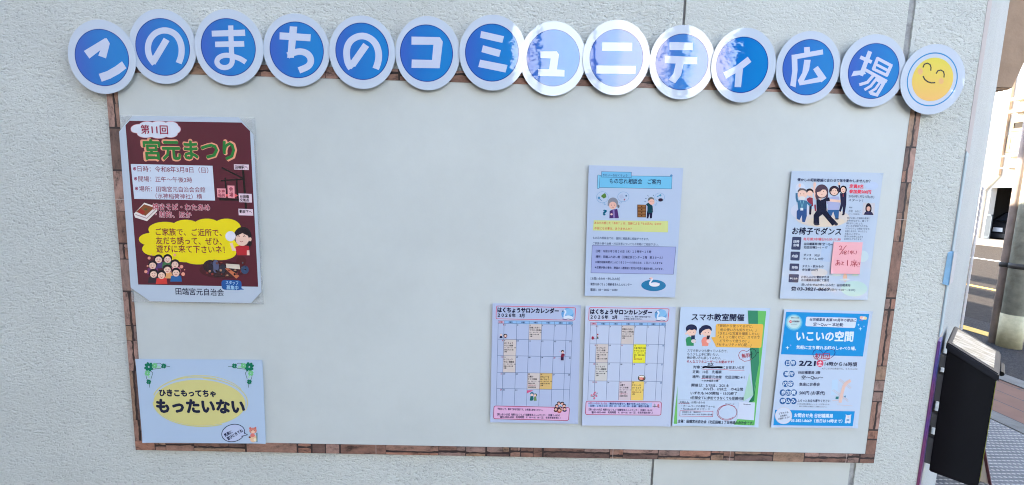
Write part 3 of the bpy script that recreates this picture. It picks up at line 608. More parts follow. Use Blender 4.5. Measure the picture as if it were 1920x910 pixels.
s.p('question_mark'); s.T('?', 268, 640, 306, 642, 80, (24, 112, 152), 0.03)
s.p('old_man_drawing'); s.poly([(800, 628), (868, 628), (860, 712), (836, 714), (832, 660), (816, 714), (796, 714)], (40, 42, 78)); s.poly([(786, 545), (815, 522), (850, 545), (868, 562), (876, 640), (866, 640), (862, 600), (862, 645), (804, 645), (806, 565)], (28, 78, 98)); s.ell(850, 492, 40, 38, (122, 128, 134)); s.ell(858, 512, 34, 36, (224, 180, 174)); s.ell(822, 508, 9, 12, (224, 180, 174))
for ln in [[(785, 512), (770, 506)], [(796, 475), (778, 468)], [(818, 445), (808, 432)], [(872, 442), (884, 428)]]: s.line(ln, 6, (60, 90, 130))
for x in (848, 874): s.ell(x, 506, 3, 4, (60, 40, 50))
s.p('chest_of_drawers'); s.poly([(682, 545), (790, 547), (788, 702), (682, 700)], (104, 66, 46))
for y in (553, 592, 630, 666): s.poly([(690, y), (782, y + 1), (782, y + 28), (690, y + 27)], (166, 116, 74)); s.ell(736, y + 14, 7, 5, (60, 36, 28))
s.p('thought_bubble#2'); s.oval(955, 456, 60, 52, 4, (112, 158, 210)); s.oval(905, 548, 9, 8, 4, (112, 158, 210), n=12); s.oval(916, 528, 6, 5, 3, (112, 158, 210), n=10); s.ell(966, 488, 29, 20, (58, 36, 62)); s.line([(920, 452), (955, 434)], 10, (78, 150, 190)); s.ell(964, 432, 12, 13, (78, 150, 190))
s.p('yellow_panel'); s.poly([(152, 735), (1058, 746), (1056, 884), (140, 860)], (202, 212, 146))
s.p('question_lettering'); s.T('あなたの感じた「あれ？」は、加齢による「もの忘れ」なのか', 160, 768, 976, 782, 30, (200, 104, 82), 0.008); s.T('不安になる事は、ありませんか？', 160, 834, 612, 842, 30, (200, 104, 82), 0.008)
s.z(1090, 430, 6.5, part='body_lettering'); c = (72, 88, 136)
s.T('もの忘れ相談会では、個別に相談員に相談ができます。', 140, 105, 825, 122, 29, c); s.T('ご家族の事や治療・対応法等についてもお気軽にご相談下さい。', 140, 173, 940, 188, 29, c)
s.p('violet_panel'); qd = [(133, 197), (1153, 217), (1122, 550), (117, 532)]; s.poly(qd, (154, 166, 222)); s.line(qd, 4, (92, 96, 158), True)
s.p('panel_lettering'); c = (30, 36, 100)
for a in [('日時：令和８年３月２６日（木）１３時半～１５時', 178, 268, 852, 277, 31), ('場所：田端ふれあい館（田端区民センター２階　第３ホール）', 175, 335, 990, 349, 31), ('★個別相談時間は１人につき２０～４０分のため、１日２～３人まで★', 168, 400, 990, 415, 28), ('★応募多数の場合、開催の１週間前に受付が可否の連絡を差し上げます。', 163, 466, 1000, 486, 28)]: s.T(*a, c, 0.012)
s.p('contact_lettering'); c = (52, 66, 112)
for a in [('［お問い合わせ・申し込み先］', 115, 602, 468, 607, 31), ('滝野川はくちょう高齢者あんしんセンター', 110, 670, 614, 677, 31), ('電話：03－3822－6080', 110, 738, 440, 740, 31)]: s.T(*a, c, 0.006)
s.p('swan_pond'); s.ell(880, 685, 150, 70, (24, 132, 196), 1, 40)
s.p('swan_drawing'); s.ell(893, 674, 62, 26, (214, 220, 240)); s.poly([(925, 655), (955, 660), (945, 690)], (214, 220, 240)); s.line([(836, 676), (838, 650), (852, 628), (866, 608), (852, 594)], 20, (214, 220, 240)); s.ell(851, 598, 17, 13, (224, 190, 190)); s.poly([(840, 596), (820, 606), (842, 608)], (110, 40, 50))
s.build()

# --- dance flyer
q = [(1484.6, 320.5), (1656, 324.6), (1626, 563), (1462, 560)]
t = root_of('dance_flyer', 'flyer with cartoon people dancing and a pink note on it, upper right of the board', 'flyer', q, 0, PG)
paper(t, q, 0.0, (182, 200, 232), 0.5, curl=(0.001, 0.002, 0.002, 0.001))
s = Sheet(t, 0.0002, 0.5); s.z(1450, 310, 6.5, part='tinted_background')
for e, c in [((600, 640, 330, 115), (206, 200, 204)), ((640, 690, 230, 60), (214, 202, 194)), ((330, 560, 120, 90), (196, 204, 232)), ((330, 280, 60, 60), (196, 208, 238)), ((1200, 250, 80, 50), (180, 200, 240))]: s.ell(*e, c)
s.p('headline_lettering'); s.T('懐かしの昭和歌謡に合わせて体を動かしませんか？', 295, 178, 1182, 195, 36, (44, 58, 104), 0.02)
s.p('fee_lettering'); s.T('定員8名', 928, 256, 1096, 262, 44, (232, 76, 104), 0.03); s.T('参加費500円', 925, 320, 1190, 328, 44, (232, 76, 104), 0.03)
s.p('date_lettering'); c = (70, 82, 110); s.T('2026年1月21日(水)', 918, 378, 1230, 387, 32, c); s.T('スタート！', 916, 425, 1092, 432, 32, c)
# dancers, back to front
s.p('dancer_drawing'); HAIR = (66, 54, 72)
s.line([(470, 400), (470, 320), (468, 272)], 16, SKIN); s.poly([(405, 410), (440, 390), (480, 400), (485, 500), (440, 500)], (160, 66, 92)); s.poly([(440, 490), (470, 490), (462, 590), (436, 590)], (50, 44, 70)); s.ell(442, 322, 46, 38, (50, 44, 58)); s.ell(446, 344, 36, 34, SKIN); s.ell(450, 595, 14, 8, (40, 36, 50))
s.line([(508, 480), (515, 560)], 20, (160, 66, 92)); s.ell(507, 320, 22, 34, (58, 50, 66))
s.p('dancer_drawing#2'); s.line([(808, 330), (806, 280), (803, 240)], 20, (44, 42, 70)); s.ell(803, 226, 15, 18, SKIN); s.poly([(812, 340), (850, 345), (892, 332), (888, 480), (868, 600), (842, 600), (848, 500), (820, 570), (800, 560), (822, 470)], (46, 48, 84)); s.line([(852, 350), (852, 385)], 12, (160, 70, 90)); s.ell(855, 298, 42, 50, (40, 36, 50)); s.ell(852, 304, 28, 37, SKIN); s.ell(850, 603, 16, 7, (40, 36, 50))
s.p('dancer_drawing#3'); s.line([(668, 470), (655, 440), (640, 430)], 28, (162, 166, 214)); s.poly([(660, 540), (735, 522), (802, 530), (795, 650), (758, 655), (730, 565), (702, 632), (660, 640)], (60, 112, 178)); s.poly([(668, 402), (735, 378), (800, 382), (812, 480), (800, 545), (664, 545)], (164, 172, 220)); s.ell(742, 312, 62, 62, HAIR); s.ell(742, 322, 46, 44, SKIN); s.line([(700, 320), (712, 286), (745, 272), (778, 288), (786, 320)], 14, HAIR); s.ell(775, 655, 24, 8, (70, 76, 100)); s.ell(680, 640, 22, 8, (70, 76, 100))
s.p('dancer_drawing#4'); s.line([(298, 450), (284, 400), (284, 340)], 26, (78, 134, 184)); s.ell(322, 248, 16, 24, SKIN); s.line([(410, 452), (440, 480), (462, 490)], 26, (78, 134, 184)); s.poly([(292, 432), (350, 424), (412, 434), (408, 545), (304, 548)], (78, 134, 184)); s.poly([(285, 560), (304, 540), (408, 538), (408, 620), (385, 695), (352, 690), (348, 610), (318, 670), (284, 650)], (62, 98, 168)); s.ell(352, 320, 56, 38, (118, 112, 122)); s.ell(332, 292, 18, 12, (118, 112, 122)); s.ell(354, 358, 58, 54, SKIN); s.ell(350, 402, 40, 24, (214, 214, 226)); s.line([(330, 430), (348, 520), (372, 430)], 5, (140, 200, 220)); s.poly([(330, 520), (364, 520), (364, 552), (330, 552)], (200, 214, 236))
s.p('dancer_drawing#5'); s.line([(530, 420), (508, 380), (500, 310), (500, 260)], 24, SKIN); s.ell(505, 238, 18, 32, SKIN); s.line([(660, 425), (740, 432), (818, 440)], 32, SKIN)
s.poly([(525, 400), (570, 425), (600, 420), (640, 398), (682, 392), (690, 436), (645, 440), (650, 555), (690, 610), (775, 700), (720, 738), (600, 598), (556, 632), (560, 715), (490, 716), (492, 606), (530, 552)], (30, 36, 66)); s.poly([(560, 400), (600, 396), (575, 432)], SKIN); s.ell(590, 320, 80, 86, (96, 76, 98)); s.ell(536, 370, 24, 50, (96, 76, 98)); s.ell(650, 365, 18, 40, (96, 76, 98)); s.ell(592, 338, 60, 56, SKIN); s.poly([(530, 330), (545, 280), (600, 262), (650, 300), (600, 296), (570, 320)], (96, 76, 98)); s.ell(530, 722, 34, 12, (60, 60, 80)); s.ell(765, 718, 22, 18, (60, 60, 80))
for x, y in [(570, 325), (612, 322), (728, 312), (760, 312), (332, 350), (372, 350), (842, 292), (862, 292)]: s.ell(x, y, 4, 5, (60, 40, 50))
for x, y in [(592, 352), (744, 338), (852, 316)]: s.line([(x - 9, y), (x, y + 6), (x + 9, y)], 4, (190, 70, 80))
s.p('portrait_photo'); s.poly([(1095, 457), (1238, 462), (1228, 610), (1084, 604)], (196, 196, 214)); s.ell(1160, 528, 38, 66, (48, 40, 54)); s.poly([(1100, 604), (1120, 570), (1160, 560), (1205, 575), (1222, 608)], (58, 58, 100)); s.ell(1160, 528, 23, 33, (214, 168, 160)); s.poly([(1138, 512), (1146, 482), (1176, 482), (1184, 512), (1160, 500)], (48, 40, 54))
s.p('small_lettering'); s.T('講師', 922, 514, 962, 517, 17, (90, 100, 130)); s.T('正明　みちこ', 916, 560, 1066, 564, 26, (120, 130, 158)); s.T('(ダンス指導員)', 916, 594, 1052, 598, 18, (130, 140, 168))
for i, a in enumerate(['椅子に座って昭和の歌謡に', '合わせながら、踊って', '体をほぐしましょう。', 'ダンスが初めての方も', 'リラックスして参加できます。', 'お話しながら、ゆったりと', 'お過ごしください。', '皆さんのお申し込みを', 'お待ちしております。']):
    x = 897 - i * 4.2; y = 644 + i * 32; s.T(a, x, y, x + [285, 265, 205, 265, 300, 265, 185, 225, 220][i], y + 5, 23, (104, 116, 150))
s.p('title_lettering'); s.T('お椅子でダンス', 232, 802, 828, 812, 82, (28, 38, 80), 0.02, 0.08)
s.z(1450, 430, 6.5, part='tinted_background'); s.poly([(600, 150), (725, 160), (700, 400), (570, 390)], (172, 196, 236)); s.ell(1090, 330, 70, 70, (190, 212, 232)); s.ell(420, 560, 170, 70, (194, 204, 232)); s.ell(560, 530, 100, 50, (208, 206, 216)); s.ell(985, 725, 160, 95, (182, 214, 222)); s.ell(875, 590, 26, 50, (226, 186, 170)); s.ell(870, 615, 62, 12, (200, 208, 222)); s.ell(1000, 560, 40, 14, (190, 214, 210)); s.ell(770, 560, 60, 14, (200, 216, 226))
s.p('schedule_lettering'); s.T('毎月第3水曜日10:00-11:30', 366, 121, 820, 125, 34, (214, 96, 118), 0.012)
c = (50, 64, 104)
for a in [('谷田橋薬局2階 空〜Quu', 370, 180, 724, 183, 30), ('北区田端2－1－17', 368, 221, 660, 223, 30), ('ダンス　50分', 368, 315, 566, 320, 30), ('ティタイム 40分', 366, 362, 610, 362, 30), ('タオル・飲みもの', 352, 452, 612, 455, 30), ('参加費500円', 350, 495, 540, 497, 30), ('お申込みはお電話または', 341, 583, 680, 585, 30), ('谷田橋薬局店頭にて受付', 339, 619, 678, 624, 30)]: s.T(*a, c, 0.015)
for i_, qd in enumerate([[(232, 93), (343, 96), (330, 252), (217, 248)], [(212, 272), (324, 275), (318, 383), (207, 380)], [(200, 417), (317, 420), (310, 510), (195, 507)], [(192, 547), (313, 550), (303, 650), (184, 647)]]): s.p('heading_tab#%d' % i_).rr(qd, 12, (74, 84, 126))
c = (206, 216, 240)
for i_, a in enumerate([('日時', 247, 150, 316, 152, 32), ('会場', 243, 194, 312, 196, 32), ('内容', 228, 328, 300, 330, 34), ('持物', 225, 467, 298, 469, 34), ('申し込み', 203, 600, 294, 602, 22)]): s.p('tab_lettering#%d' % max(1, i_)).T(*a, c, 0.015)
s.p('contact_lettering'); s.T('問い合わせ&お申し込み先：谷田橋薬局', 345, 677, 938, 685, 30, (60, 76, 112), 0.01); s.T('03-3821-8669', 292, 727, 685, 732, 46, (36, 46, 86), 0.03, 0.1); s.T('(受付 9:00〜18:00)', 694, 738, 998, 742, 28, (80, 100, 130), 0.008)
s.p('telephone_mark'); s.line([(220, 722), (235, 708), (262, 708), (278, 722)], 14, (36, 46, 86)); s.poly([(232, 722), (264, 722), (278, 748), (218, 748)], (36, 46, 86)); s.oval(248, 735, 9, 8, 4, (190, 205, 238), n=16)
s.build()
# --- pink sticky note on the dance flyer
zf = lambda x, y: (1450 + x / 6.5, 430 + y / 6.5)
q = [zf(737, 153), zf(1090, 160), zf(1050, 548), zf(696, 540)]
t = root_of('sticky_note', 'pink sticky note with red handwriting stuck on the dance flyer', 'sticky note', q, 0.0022)
paper(t, q, 0.0024, (236, 172, 190), 0, curl=(0, 0, 0.002, 0.004), margin=0.14)
s = Sheet(t, 0.0027); s.z(1450, 430, 6.5, part='handwriting'); c = (196, 28, 62)
s.line([(800, 215), (816, 203), (834, 210), (834, 228), (806, 252), (842, 250)], 6, c); s.line([(890, 198), (842, 262), (806, 312)], 6, c); s.line([(852, 270), (843, 304)], 6, c)
s.line([(892, 266), (872, 264), (866, 278), (886, 290), (888, 304), (868, 306), (864, 292), (890, 276), (894, 266)], 5, c); s.line([(922, 258), (910, 278), (912, 305)], 5, c)
s.line([(958, 256), (956, 304), (948, 300)], 6, c); s.line([(934, 274), (948, 272), (936, 296)], 5, c); s.line([(985, 262), (964, 280), (990, 300)], 5, c); s.line([(1008, 262), (1018, 282), (1002, 306)], 5, c)
s.line([(765, 388), (806, 384)], 6, c); s.line([(784, 374), (782, 430)], 6, c); s.line([(806, 398), (776, 438), (758, 438), (768, 414), (802, 408), (816, 424), (800, 442)], 6, c)
s.line([(836, 392), (842, 410)], 6, c); s.line([(862, 400), (836, 420), (834, 434), (864, 436)], 6, c); s.line([(906, 376), (904, 446)], 7, c)
s.line([(985, 370), (984, 384)], 6, c); s.line([(946, 390), (1024, 388)], 5, c); s.line([(958, 390), (956, 425), (938, 448)], 5, c); s.line([(966, 404), (1022, 402)], 5, c); s.line([(980, 396), (981, 418), (1003, 418), (1004, 396)], 5, c); s.line([(968, 452), (968, 430), (1014, 428), (1014, 448)], 5, c); s.line([(990, 418), (990, 460)], 5, c)
s.line([(1036, 404), (1028, 434)], 6, c); s.line([(1056, 404), (1048, 436)], 6, c); s.ell(1024, 450, 4, 4, c); s.ell(1044, 452, 4, 4, c)
s.build()

# --- two salon calendars
def grid_lines(s, TL, TR, BL, BR, cf, rf, fills, dates, c=(92, 118, 172)):
    def g(a, b):
        x = (TL[0] * (1 - a) + TR[0] * a) * (1 - b) + (BL[0] * (1 - a) + BR[0] * a) * b; y = (TL[1] * (1 - a) + TR[1] * a) * (1 - b) + (BL[1] * (1 - a) + BR[1] * a) * b
        return (x, y)
    s.z(0, 0, 1, part='weekday_bar'); s.poly([g(cf[1], 0), g(1, 0), g(1, rf[1]), g(cf[1], rf[1])], (136, 180, 234)); s.poly([g(0, 0), g(cf[1], 0), g(cf[1], rf[1]), g(0, rf[1])], (202, 180, 216))
    for (r, k), col in fills.items(): s.p('event_cell#%d%d' % (r, k)).poly([g(cf[k], rf[r]), g(cf[k + 1], rf[r]), g(cf[k + 1], rf[r + 1]), g(cf[k], rf[r + 1])], col)
    s.p('grid_rule')
    for a in cf: s.line([g(a, 0), g(a, 1)], 0.55, c)
    for b in rf[:-1]: s.line([g(0, b), g(1, b)], 0.55, c)
    s.p('weekday_lettering')
    for k, w in enumerate('日月火水木金土'):
        x, y = g((cf[k] + cf[k + 1]) / 2, rf[1] / 2); s.T(w + '曜日', x - 3.6, y, x + 3.6, y + 0.1, 2.9, (190, 40, 60) if k == 0 else ((40, 110, 190) if k == 6 else (24, 44, 110)), 0.01)
    s.p('date_lettering'); n = 1
    for r in range(1, len(rf) - 1):
        for k in range(7):
            if n > dates[0]: break
            a, b = g(cf[k], rf[r]); x1 = g(cf[k + 1], rf[r])[0]; wd = 0.8 if n == 1 else (1.7 if n < 10 else (2.4 if n == 11 else 3.3))
            x = a + 0.9 if 0 < k < 6 else x1 - wd - 1.0
            col = (196, 44, 76) if (n in dates[1]) else ((44, 104, 180) if k == 6 and dates[2] else (30, 40, 84)); s.T(str(n), x, b + 2.5, x + wd, b + 2.55, 3.2, col, 0.01); n += 1
    for (r, k), tx in dates[3].items():
        s.p('event_lettering#%d%d' % (r, k))
        for i, w in enumerate(tx):
            a, b = g(cf[k], rf[r]); x1 = g(cf[k + 1], rf[r])[0]; h = (3.2, 3.2, 2.1, 2.4, 2.4, 2.4)[i]; y = b + (7.6, 12.6, 17.0, 21.2, 25.0, 29.0)[i] * dates[4]
            ln = min(x1 - a - 1.8, len(w) * h * 1.02); s.T(w, a + 0.9, y, a + 0.9 + ln, y + 0.15, h, dates[5].get((r, k, i), (44, 40, 52)), 0.012)
BE, GO = (198, 190, 196), (206, 176, 120)
FILM = ['田端ふれあい', 'サロン(映画)', '13：30～15：00', '田端ふれあい館', '2階']
SAL = ['はくちょう', 'サロン体操', '13：30～15：00', '田端ふれあい館', '2階']; HEA = ['はくちょう', 'サロン健康話', '13：30～15：00', '田端ふれあい館', '2階']
SAK = ['公園で', 'さくら体操', '10：30～11：15', '田端台公園', '小雨でもあり', '田端郵便局隣']; KIT = ['きたい～な', 'はくちょう', '13：30～15：00', '田端ふれあい館', '2階']
def salon_head(s, P, title, month):
    s.p('heading_frame'); s.rr(P['frame'], 22, None, (208, 62, 92), 7)
    s.p('heading_lettering'); s.T(title, *P['t'], 62, (18, 24, 70), 0.045); s.T(month, *P['m'], 46, (18, 24, 70), 0.04)
    x, y = P['swan']; s.p('swan_emblem'); s.ell(x, y, 80, 76, (96, 156, 220), 0, 36); s.ell(x + 20, y - 25, 56, 46, (126, 180, 232)); s.ell(x + 8, y + 48, 62, 27, (206, 218, 242)); s.line([(x - 44, y + 35), (x - 36, y), (x - 24, y - 25), (x - 36, y - 48), (x - 50, y - 44)], 20, (206, 218, 242)); s.poly([(x - 58, y - 50), (x - 76, y - 26), (x - 52, y - 34)], (60, 70, 110)); s.line([(x - 66, y + 68), (x - 30, y + 72), (x + 10, y + 66), (x + 56, y + 72)], 8, (50, 84, 150))
q = [(923.6, 568.9), (1089, 572.5), (1083.6, 795), (919, 792)]
t = root_of('calendar_sheet', 'salon calendar for March, left one of the two calendar sheets', 'calendar', q, 0, PG)
paper(t, q, 0.0, (170, 184, 224), 0, curl=(0.001, 0.003, 0.003, 0.002))
s = Sheet(t, 0.0002); s.z(910, 560, 7)
salon_head(s, {'frame': [(146, 98), (1186, 121), (1174, 285), (140, 266)], 't': (162, 150, 962, 165), 'm': (165, 218, 512, 225), 'swan': (1078, 202)}, 'はくちょうサロンカレンダー', '２０２６年　3月')
grid_lines(s, (934.3, 601.4), (1074, 603.6), (930.4, 760), (1066.7, 762.6), (0, .079, .25, .416, .585, .755, .918, 1), (0, .033, .22, .413, .611, .802, 1),
           {(1, 3): BE, (2, 1): BE, (3, 1): BE, (4, 3): BE, (4, 4): GO}, (31, (1, 8, 15, 22, 29, 20), 0, {(1, 3): FILM, (2, 1): SAL, (3, 1): HEA, (4, 3): SAK, (4, 4): KIT}, 0.93, {(4, 3, 4): (190, 60, 90)}))
s.z(910, 560, 7, part='doll_drawing'); s.poly([(185, 520), (205, 460), (228, 520)], (40, 52, 96)); s.ell(207, 480, 13, 13, SKIN); s.ell(262, 488, 26, 24, (60, 40, 48)); s.ell(264, 492, 15, 16, SKIN); s.poly([(245, 520), (262, 502), (284, 520)], (120, 70, 84))
s.p('graduate_drawing'); s.ell(1014, 694, 20, 18, (70, 40, 50)); s.ell(1015, 706, 14, 15, SKIN); s.poly([(990, 760), (1000, 722), (1030, 722), (1048, 745), (1030, 752), (1028, 812), (990, 812)], (140, 36, 70)); s.poly([(990, 770), (1028, 770), (1026, 812), (992, 812)], (60, 40, 80))
for x, y in [(975, 700), (968, 790), (1058, 705), (1045, 740)]: s.ell(x, y, 4, 4, (214, 130, 160))
s.z(910, 680, 7, part='couple_drawing'); s.poly([(546, 365), (632, 365), (546, 406)], (206, 90, 140)); s.ell(612, 408, 24, 20, (50, 130, 170)); s.ell(610, 424, 17, 16, SKIN); s.poly([(582, 500), (592, 442), (628, 440), (634, 480), (618, 502)], (40, 120, 130)); s.ell(656, 428, 22, 22, (90, 120, 80)); s.ell(652, 432, 15, 15, SKIN); s.poly([(635, 502), (640, 452), (668, 450), (674, 502)], (130, 160, 110))
s.p('contact_panel'); s.rr([(114, 570), (1105, 592), (1092, 762), (108, 738)], 26, (214, 172, 218), (190, 56, 100), 8)
s.p('contact_lettering'); c = (34, 28, 84); s.T('予約なしで、無料で参加可能です。お気軽に参加ください。', 160, 608, 756, 625, 27, c, 0.02); s.T('【問い合わせ先】滝野川はくちょう高齢者あんしんセンター（田端２-18-24）', 155, 681, 976, 693, 28, c, 0.02); s.T('☎03-3822-6080　利用時間　9：00～18：00（日、年末年始を除く）', 190, 713, 985, 728, 27, c, 0.02)
s.p('crowd_drawing')
for x, y, bc in [(965, 535, 0), (1010, 538, 0), (938, 570, (120, 80, 130)), (1035, 565, 0), (985, 600, (180, 140, 90)), (925, 610, (90, 60, 60)), (1040, 608, (60, 60, 110)), (972, 622, (190, 80, 80))]:
    if bc: s.ell(x, y + 22, 28, 18, bc)
    s.ell(x, y - 2, 24, 22, (44, 32, 46)); s.ell(x, y + 6, 17, 16, (220, 172, 164))
s.build()
q = [(1098, 573.5), (1267, 575.5), (1257, 800), (1091, 798)]
t = root_of('calendar_sheet', 'salon calendar for February with a bright yellow cell, right one of the two calendar sheets', 'calendar', q, 0, PG)
paper(t, q, 0.0, (182, 195, 229), 0, curl=(0.002, 0.003, 0.003, 0.001))
s = Sheet(t, 0.0002); s.z(1080, 560, 7)
salon_head(s, {'frame': [(174, 118), (1223, 135), (1205, 299), (166, 288)], 't': (190, 172, 996, 185), 'm': (192, 243, 538, 247), 'swan': (1112, 216)}, 'はくちょうサロンカレンダー', '２０２６年　2月')
s.p('small_lettering'); s.T('予約なしで、無料で参加可能です。', 633, 237, 988, 243, 20, (60, 66, 110), 0.02); s.T('お気軽に参加ください。', 630, 267, 870, 270, 20, (60, 66, 110), 0.02)
TEA = ['今後予約でお話', 'おうちごはん＋', '10：30～11：30', '場所：滝野川会館', '階', '事前予約必要']
grid_lines(s, (1107.4, 604.6), (1248.3, 605.7), (1102.1, 750), (1239.6, 751.4), (0, .085, .25, .416, .585, .755, .918, 1), (0, .035, .278, .52, .755, 1),
           {(1, 3): BE, (2, 1): BE, (3, 1): (196, 196, 204), (4, 3): (200, 188, 206), (2, 4): (224, 220, 64), (4, 4): (224, 196, 112)}, (28, (1, 8, 11, 15, 22, 23), 1, {(1, 3): FILM, (2, 1): SAL + ['田端ふれあい館隣'], (3, 1): HEA, (4, 3): SAK, (4, 4): KIT, (2, 4): TEA}, 0.96, {(4, 3, 4): (190, 60, 90), (2, 4, 5): (190, 60, 60), (4, 4, 3): (150, 70, 60)}))
s.z(1080, 560, 7, part='flower_drawing'); s.ell(220, 518, 16, 22, (196, 56, 92)); s.line([(195, 520), (255, 528)], 4, (120, 60, 80)); s.ell(285, 472, 10, 10, (190, 70, 90)); s.poly([(270, 530), (285, 490), (298, 525)], (60, 90, 80)); s.ell(284, 498, 8, 8, (200, 150, 130))
s.z(1080, 680, 7, part='wreath_drawing'); s.ell(862, 204, 50, 40, (62, 56, 60)); s.ell(862, 200, 42, 33, (124, 132, 116)); s.ell(862, 186, 34, 14, (220, 222, 226)); s.ell(858, 210, 30, 18, (220, 140, 130)); s.ell(885, 215, 12, 10, (180, 70, 70))
s.p('blossom_drawing'); s.line([(190, 452), (235, 445), (262, 420), (288, 396)], 5, (120, 84, 100)); s.line([(232, 446), (240, 400)], 4, (120, 84, 100))
for x, y in [(205, 430), (236, 416), (252, 394), (268, 440), (240, 468)]: s.ell(x, y, 13, 11, (214, 84, 130)); s.ell(x, y, 5, 4, (236, 190, 200))
s.p('contact_panel'); s.rr([(132, 507), (1122, 517), (1114, 692), (124, 684)], 26, (206, 180, 224), (190, 56, 100), 8); s.poly([(160, 522), (1000, 530), (995, 590), (160, 582)], (160, 184, 234))
s.p('contact_lettering')
s.T('※きたい～なはくちょうは、', 165, 535, 412, 540, 26, (176, 60, 130), 0.02); s.T('事前予約が必要です。電話でお申し込みください。', 440, 540, 945, 547, 26, (40, 44, 130), 0.02); s.T('日時：２月２６日（木）13：30～15：00　会場：滝野川会館', 190, 569, 955, 576, 26, (40, 44, 130), 0.02)
s.T('【問い合わせ先】滝野川はくちょう高齢者あんしんセンター（田端２-18-24）', 168, 617, 1000, 627, 27, (50, 30, 90), 0.02); s.T('☎03-3822-6080　利用時間　9：00～18：00（日、年末年始を除く）', 203, 653, 1006, 660, 27, (50, 30, 90), 0.02)
s.p('animal_drawing'); s.ell(1032, 565, 13, 26, (150, 160, 180)); s.ell(1080, 568, 13, 26, (196, 110, 130)); s.line([(1005, 580), (1056, 578), (1095, 590)], 6, (80, 70, 90))
s.build()

# --- smartphone class flyer
q = [(1276.4, 575.7), (1444, 578), (1421.4, 801.4), (1260, 798.6)]
t = root_of('class_flyer', 'flyer with a green ribbon edge and orange speech box about a smartphone class', 'flyer', q, 0, PG)
paper(t, q, 0.0, (182, 202, 236), 0, curl=(0.001, 0.002, 0.003, 0.002))
s = Sheet(t, 0.0002); s.z(0, 0, 1, part='green_ribbon')
s.poly([(1405, 700), (1412.5, 741), (1393, 753)], (164, 206, 196)); s.poly([(1420.4, 582.8), (1436.7, 583.7), (1414.7, 798), (1376.5, 796.6), (1384, 784), (1403, 757), (1413, 741), (1423, 680)], (100, 184, 104)); s.poly([(1402, 582.4), (1420.8, 582.8), (1423.5, 680), (1412.5, 741), (1408.5, 694)], (62, 152, 122)); s.poly([(1412.5, 741), (1418, 715), (1414, 752), (1402, 757)], (44, 134, 96)); s.poly([(1270.4, 724), (1269.6, 795), (1263, 795)], (112, 186, 106))
s.z(1255, 565, 7, part='title_lettering'); s.T('スマホ教室開催', 295, 209, 982, 217, 86, (22, 34, 80), 0.02)
s.p('boy_drawing'); s.ell(290, 360, 74, 56, (34, 44, 88)); s.ell(292, 402, 62, 56, SKIN); s.poly([(220, 400), (232, 340), (290, 318), (352, 345), (358, 385), (330, 368), (300, 380), (262, 372)], (34, 44, 88)); s.ell(220, 425, 12, 14, SKIN); s.poly([(214, 505), (228, 478), (265, 464), (300, 480), (345, 500), (352, 540), (320, 552), (320, 586), (225, 586), (222, 550)], (56, 160, 112)); s.ell(318, 525, 32, 25, (206, 200, 214)); s.poly([(288, 450), (336, 448), (334, 500), (284, 500)], (32, 62, 104))
for x in (272, 320): s.ell(x, 408, 4, 6, (50, 40, 60))
s.p('girl_drawing'); s.ell(405, 398, 17, 46, (34, 44, 88)); s.ell(482, 368, 76, 55, (34, 44, 88)); s.ell(490, 408, 60, 56, SKIN); s.poly([(420, 400), (440, 345), (500, 322), (552, 350), (556, 388), (520, 362), (470, 372)], (34, 44, 88)); s.ell(422, 428, 11, 13, SKIN); s.poly([(420, 520), (440, 478), (475, 466), (520, 490), (546, 530), (515, 552), (510, 588), (432, 588)], (232, 140, 130)); s.ell(515, 525, 28, 24, (226, 200, 206)); s.poly([(492, 452), (536, 450), (528, 478), (520, 500), (488, 500)], (56, 40, 62))
for x in (470, 514): s.ell(x, 412, 4, 6, (50, 40, 60))
s.p('speech_box'); s.poly([(608, 470), (548, 474), (618, 600), (640, 560)], (226, 176, 84)); s.rr([(612, 296), (1236, 300), (1206, 614), (602, 602)], 30, (226, 176, 84))
s.p('speech_lettering'); c = (112, 78, 70)
for a in [('「普段から使ってるけど、', 645, 322, 1100, 330), ('他の使い方も知りたい。」', 668, 375, 1142, 381), ('「きれいな写真を撮影したい」', 640, 423, 1178, 431), ('「ＡＩって聞くけど、スマホで', 636, 470, 1186, 477), ('どうやって使うの？」', 662, 520, 1048, 527), ('「セキュリティが心配…」', 632, 570, 1076, 575)]: s.T(*a, 37, c)
s.p('body_lettering'); c = (54, 62, 92)
for a in [('スマホをいつも使っている方で、', 237, 648, 765, 656), ('もう少し上手に使いたい、', 236, 695, 655, 701), ('他の使い方も試してみたい、…', 232, 742, 735, 749)]: s.T(*a, 36, c)
s.p('red_lettering'); s.T('そんなスマホユーザーにお勧めです！', 230, 793, 846, 799, 36, (190, 46, 84), 0.008)
s.p('heart_scribble'); s.line([(1012, 662), (985, 648), (950, 650), (920, 675), (908, 712), (925, 755), (985, 790), (1045, 780), (1085, 755)], 6, (190, 44, 80)); s.line([(1085, 755), (1125, 725), (1142, 690), (1132, 645), (1095, 625), (1055, 636), (1014, 664)], 6, (40, 36, 56)); s.T('無', 948, 722, 1005, 714, 60, (200, 40, 66)); s.T('料', 1010, 716, 1060, 706, 60, (200, 40, 66)); s.line([(1078, 660), (1080, 745)], 7, (40, 36, 56)); s.line([(1052, 705), (1096, 690)], 6, (40, 36, 56)); s.line([(1158, 664), (1154, 684)], 6, (40, 36, 56)); s.line([(1172, 664), (1168, 684)], 6, (40, 36, 56))
s.p('audience_lettering'); c = (48, 58, 96); s.T('対象：', 312, 864, 424, 867, 38, c, 0.006); s.T('にお住まいの方', 702, 870, 985, 873, 38, c, 0.006)
s.p('scribbled_correction'); s.line([(434, 872), (470, 862), (560, 870), (640, 866), (698, 868)], 24, (18, 20, 44)); s.line([(440, 860), (690, 878)], 8, (18, 20, 44)); s.T('北区', 500, 832, 580, 832, 40, (22, 26, 60), 0.02)
